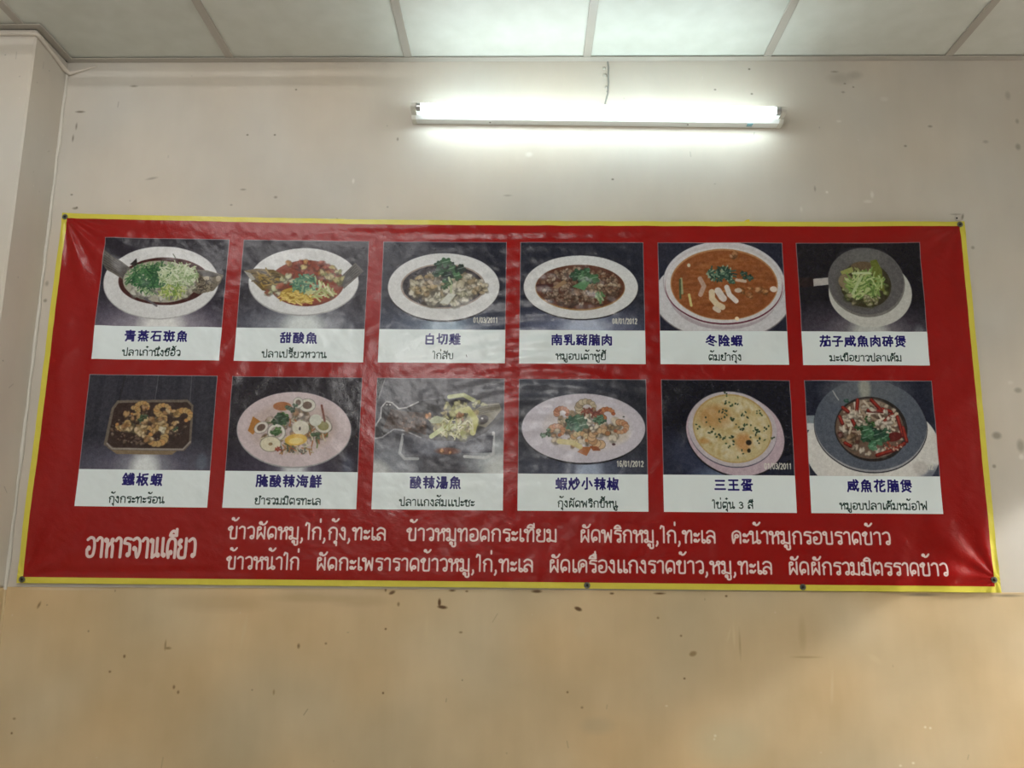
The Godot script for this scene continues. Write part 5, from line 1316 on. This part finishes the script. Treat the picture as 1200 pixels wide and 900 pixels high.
# ------------------------------------------------------------------ fluorescent battens
# a batten 1.215 long along its own x, its back at z = 0, tube in front; turned and placed by the caller
func batten(label: String, where: Transform3D, tint: Color, glow: float, energy: float, wall_lamp: bool, group: String) -> Node3D:
	var lamp := thing("fluorescent_lamp")
	lamp.transform = where
	tag(lamp, label, "lamp", group)
	var enamel := mat(Color8(232, 234, 232), 0.35)
	var plastic := mat(Color8(214, 212, 202), 0.45)
	var half := 0.6075
	# channel: tapered towards its front
	var shape := [Vector3(-half + 0.012, -0.022, 0), Vector3(-half + 0.012, 0.022, 0), Vector3(-half + 0.012, 0.022, 0.031), Vector3(-half + 0.012, 0.013, 0.040), Vector3(-half + 0.012, -0.013, 0.040), Vector3(-half + 0.012, -0.022, 0.031)]
	var body := part("batten", prism_mesh(shape, Vector3(2 * half - 0.024, 0, 0)), enamel, lamp)
	tag(body, "white enamelled channel")
	for s in [-1.0, 1.0]:
		var e: Vector3 = Vector3(s * half, 0, 0)
		var cap := [e + Vector3(0, -0.024, 0), e + Vector3(0, 0.024, 0), e + Vector3(0, 0.024, 0.033), e + Vector3(0, 0.015, 0.043), e + Vector3(0, -0.015, 0.043), e + Vector3(0, -0.024, 0.033)]
		part("end_cap", prism_mesh(cap, Vector3(-s * 0.014, 0, 0)), plastic, lamp)
		# lampholder: a rounded tongue carrying the pins
		var tongue := [e + Vector3(-s * 0.002, -0.012, 0.038)]
		for k in 9:
			var a := PI * k / 8.0
			tongue.append(e + Vector3(-s * 0.002, -cos(a) * 0.0125, 0.069 + sin(a) * 0.0165))
		tongue.append(e + Vector3(-s * 0.002, 0.012, 0.038))
		var holder := part("lampholder", prism_mesh(tongue, Vector3(-s * 0.016, 0, 0)), plastic, lamp)
		part("rotor", bar_mesh([e + Vector3(-s * 0.017, 0, 0.069), e + Vector3(-s * 0.020, 0, 0.069)], [0.008, 0.008], 14), mat(Color8(190, 190, 184), 0.5), holder)
	var glass := StandardMaterial3D.new()
	glass.albedo_color = Color8(240, 242, 240)
	glass.roughness = 0.2
	glass.emission_enabled = true
	glass.emission = tint
	glass.emission_energy_multiplier = glow
	var y := 0.0
	var tube_z := 0.069
	var run := half - 0.034
	var tube := part("tube", bar_mesh([Vector3(-run, y, tube_z), Vector3(run, y, tube_z)], [0.0128, 0.0128], 24), glass, lamp)
	tag(tube, "glowing white fluorescent tube")
	for s in [-1.0, 1.0]:
		part("metal_ferrule", bar_mesh([Vector3(s * run, y, tube_z), Vector3(s * (half - 0.021), y, tube_z)], [0.0131, 0.0131], 20), mat(Color8(196, 198, 200), 0.3, 0.9), tube)
	if wall_lamp:
		tag(part("spring_clip", box_mesh(Vector3(0.502, -0.0230, 0.020), Vector3(0.018, 0.0022, 0.018), 0.0006), mat(Color8(120, 170, 186), 0.3), body), "small blue clear tag under the channel")
		for x in [-0.35, 0.30]:
			part("fixing_screw", bar_mesh([Vector3(x, -0.0215, 0.016), Vector3(x, -0.0235, 0.016)], [0.003, 0.0026], 10), mat(Color8(140, 140, 138), 0.35, 0.8), body)
	# the tube's light: strips of its own length and width just clear of the glass, facing out, up and down
	# (wall lamp: up and down strips dimmed to shape light on wall and ceiling)
	for q in [[Vector3(0, 0, 0.0140), Vector3(0, 0, 0), 1.0], [Vector3(0, 0.0140, 0), Vector3(PI / 2, 0, 0), 0.1 if wall_lamp else 1.0], [Vector3(0, -0.0140, 0), Vector3(-PI / 2, 0, 0), 0.5 if wall_lamp else 1.0]]:
		var l := AreaLight3D.new()
		l.name = "tube_light"
		l.area_size = Vector2(2 * run - 0.01, 0.022)
		l.light_color = tint
		l.light_energy = energy * q[2]
		l.area_range = 12.0
		l.area_attenuation = 2.0
		l.shadow_enabled = true
		lamp.add_child(l, true)
		l.position = q[0] + Vector3(0, y, tube_z)
		# an area light shines along its own -z: turn it about x to face out (+z), up or down
		l.rotation = q[1] + (Vector3(0, PI, 0) if q[1] == Vector3.ZERO else Vector3.ZERO)
	return lamp


func build_lamps() -> void:
	var cool := Color(0.90, 0.98, 1.0)
	var warm := Color(1.0, 0.99, 0.985)
	var a := on_wall(482, 132.6, 0.03)
	var b := on_wall(918, 137.6, 0.03)
	var mid := (a + b) / 2
	var turn := atan2(b.y - a.y, b.x - a.x)
	batten("long fluorescent batten lamp lit on the wall above the banner", Transform3D(Basis(Vector3(0, 0, 1), turn), Vector3(mid.x, mid.y, 0.0)), cool, WALL_GLOW, WALL_ENERGY, true, "")
	# the room's ceiling lamps, over the tables behind the camera; the vinyl mirrors them
	var down := Basis(Vector3(1, 0, 0), PI / 2)
	batten("fluorescent batten lamp on the ceiling between the banner and the middle of the room", Transform3D(down, Vector3(-1.1, CEILING - 0.004, 1.25)), warm, ROOM_GLOW * 0.6, NEAR_ENERGY, false, "")
	batten("fluorescent batten lamp on the ceiling beside the wall facing the banner", Transform3D(down, Vector3(-0.7, CEILING - 0.004, 4.7)), warm, ROOM_GLOW, FAR_ENERGY, false, "")
	# the lamp of the next room, whose light comes in under the lintel and falls low on the menu wall
	batten("fluorescent batten lamp on the ceiling of the next room", Transform3D(Basis(Vector3(0, 1, 0), PI / 2 - 0.16) * down, Vector3(4.1, 3.0, 0.9)), warm, SIDE_GLOW, SIDE_ENERGY, false, "")


# ------------------------------------------------------------------ small things on the wall
func screw(label: String, at: Vector3, group: String) -> void:
	var o := thing("banner_screw", at)
	tag(o, label, "screw", group)
	var zinc := mat(Color8(112, 116, 108), 0.42, 0.7)
	var dark := mat(Color8(66, 70, 64), 0.4, 0.7)
	part("washer", bar_mesh([Vector3(0, 0, 0), Vector3(0, 0, 0.0012), Vector3(0, 0, 0.0018)], [0.0092, 0.0092, 0.0084], 22), zinc, o)
	var head := part("screw_head", bar_mesh([Vector3(0, 0, 0.0016), Vector3(0, 0, 0.0030), Vector3(0, 0, 0.0044), Vector3(0, 0, 0.0048)], [0.0046, 0.0046, 0.0036, 0.0018], 16), dark, o)
	part("slot", box_mesh(Vector3(0, 0, 0.0047), Vector3(0.0052, 0.0009, 0.0006), 0.0001), mat(Color8(30, 30, 28), 0.6), head)
	part("shank", bar_mesh([Vector3(0, 0, -at.z), Vector3(0, 0, 0.001)], [0.0018, 0.0018], 8), dark, o)


func build_fixings() -> void:
	var group := "screws along the hem of the banner"
	for q in [[76, 254, "washered screw in the upper corner of the banner beside the pilaster"], [1125, 263, "washered screw in the upper banner corner below the wall plug"], [26, 679, "washered screw in the lower corner of the banner beside the pilaster"],
			[1165, 679.5, "washered screw in the lower banner corner away from the pilaster"], [688, 686, "washered screw in the bottom hem under the middle of the menu lines"], [941, 688, "washered screw in the bottom hem between middle and corner screws"]]:
		var p := on_wall(q[0], q[1], 0.012)
		var s := p.x - BAN_X + BAN_W / 2
		var t := BAN_H / 2 - (p.y - BAN_Y)
		p.z = maxf(relief(clampf(s, 0.0, BAN_W), clampf(t, 0.0, BAN_H)), 0.004) + 0.0004
		screw(q[2], p, group)
	var plug := thing("wall_plug", on_wall(1121.5, 255.5))
	tag(plug, "pale plastic wall plug with a dark hole above the banner corner", "wall plug")
	part("plug_body", bar_mesh([Vector3(0, 0, 0), Vector3(0, 0, 0.0012), Vector3(0, 0, 0.0016)], [0.0105, 0.0105, 0.009], 20), mat(Color8(206, 200, 190), 0.6), plug, Vector3(0.002, 0, 0))
	part("hole", bar_mesh([Vector3(0, 0, 0.001), Vector3(0, 0, 0.0018)], [0.0032, 0.0032], 14), mat(Color8(14, 13, 12), 0.9), plug, Vector3(-0.0015, -0.001, 0))
	# the lamp's feed: a cable plastered over, coming down from the ceiling
	var feed := thing("lamp_cable", Vector3.ZERO)
	tag(feed, "painted cable running from the ceiling down behind the wall lamp", "cable")
	var pts := []
	var radii := []
	for q in [[712, 73], [713, 80], [712.5, 90], [713, 97], [712.5, 104], [712, 110], [710.5, 116], [709, 122], [708.5, 134]]:
		var p := on_wall(q[0], q[1])
		pts.append(Vector3(p.x, p.y, 0.0022))
		radii.append(0.0030)
	part("cable_sheath", bar_mesh(pts, radii, 10), mat(Color8(150, 148, 140), 0.5), feed)
	for q in [[709, 88, 3.2], [710.5, 102, 2.2], [708, 80, 2.6], [711, 107, 1.6]]:
		var p := on_wall(q[0], q[1], 0.001)
		var lump_ := bar_mesh([Vector3(0, 0, -0.001), Vector3(0, 0, 0.002), Vector3(0, 0, 0.0036)], [0.0024 * q[2], 0.002 * q[2], 0.0008 * q[2]], 7)
		part("plaster_dab", lump_, mat(Color8(196, 190, 178), 0.7), feed, p)


func _ready() -> void:
	cam = Camera3D.new()
	cam.name = "camera"
	add_child(cam)
	cam.position = EYE
	cam.rotation = Vector3(0.19861, 0.01372, 0.0051)
	cam.fov = rad_to_deg(2.0 * atan(450.0 / FOCAL))
	cam.near = 0.05
	cam.current = true
	var env := Environment.new()
	env.background_mode = Environment.BG_COLOR
	env.background_color = Color(0.02, 0.02, 0.022)
	env.tonemap_mode = Environment.TONE_MAPPER_LINEAR
	env.tonemap_exposure = 1.0
	env.sdfgi_enabled = true
	env.ssao_enabled = true
	env.ssil_enabled = true
	var world := WorldEnvironment.new()
	world.name = "world"
	world.environment = env
	add_child(world)
	build_lamps()
	build_walls()
	build_ceiling()
	build_banner()
	build_fixings()
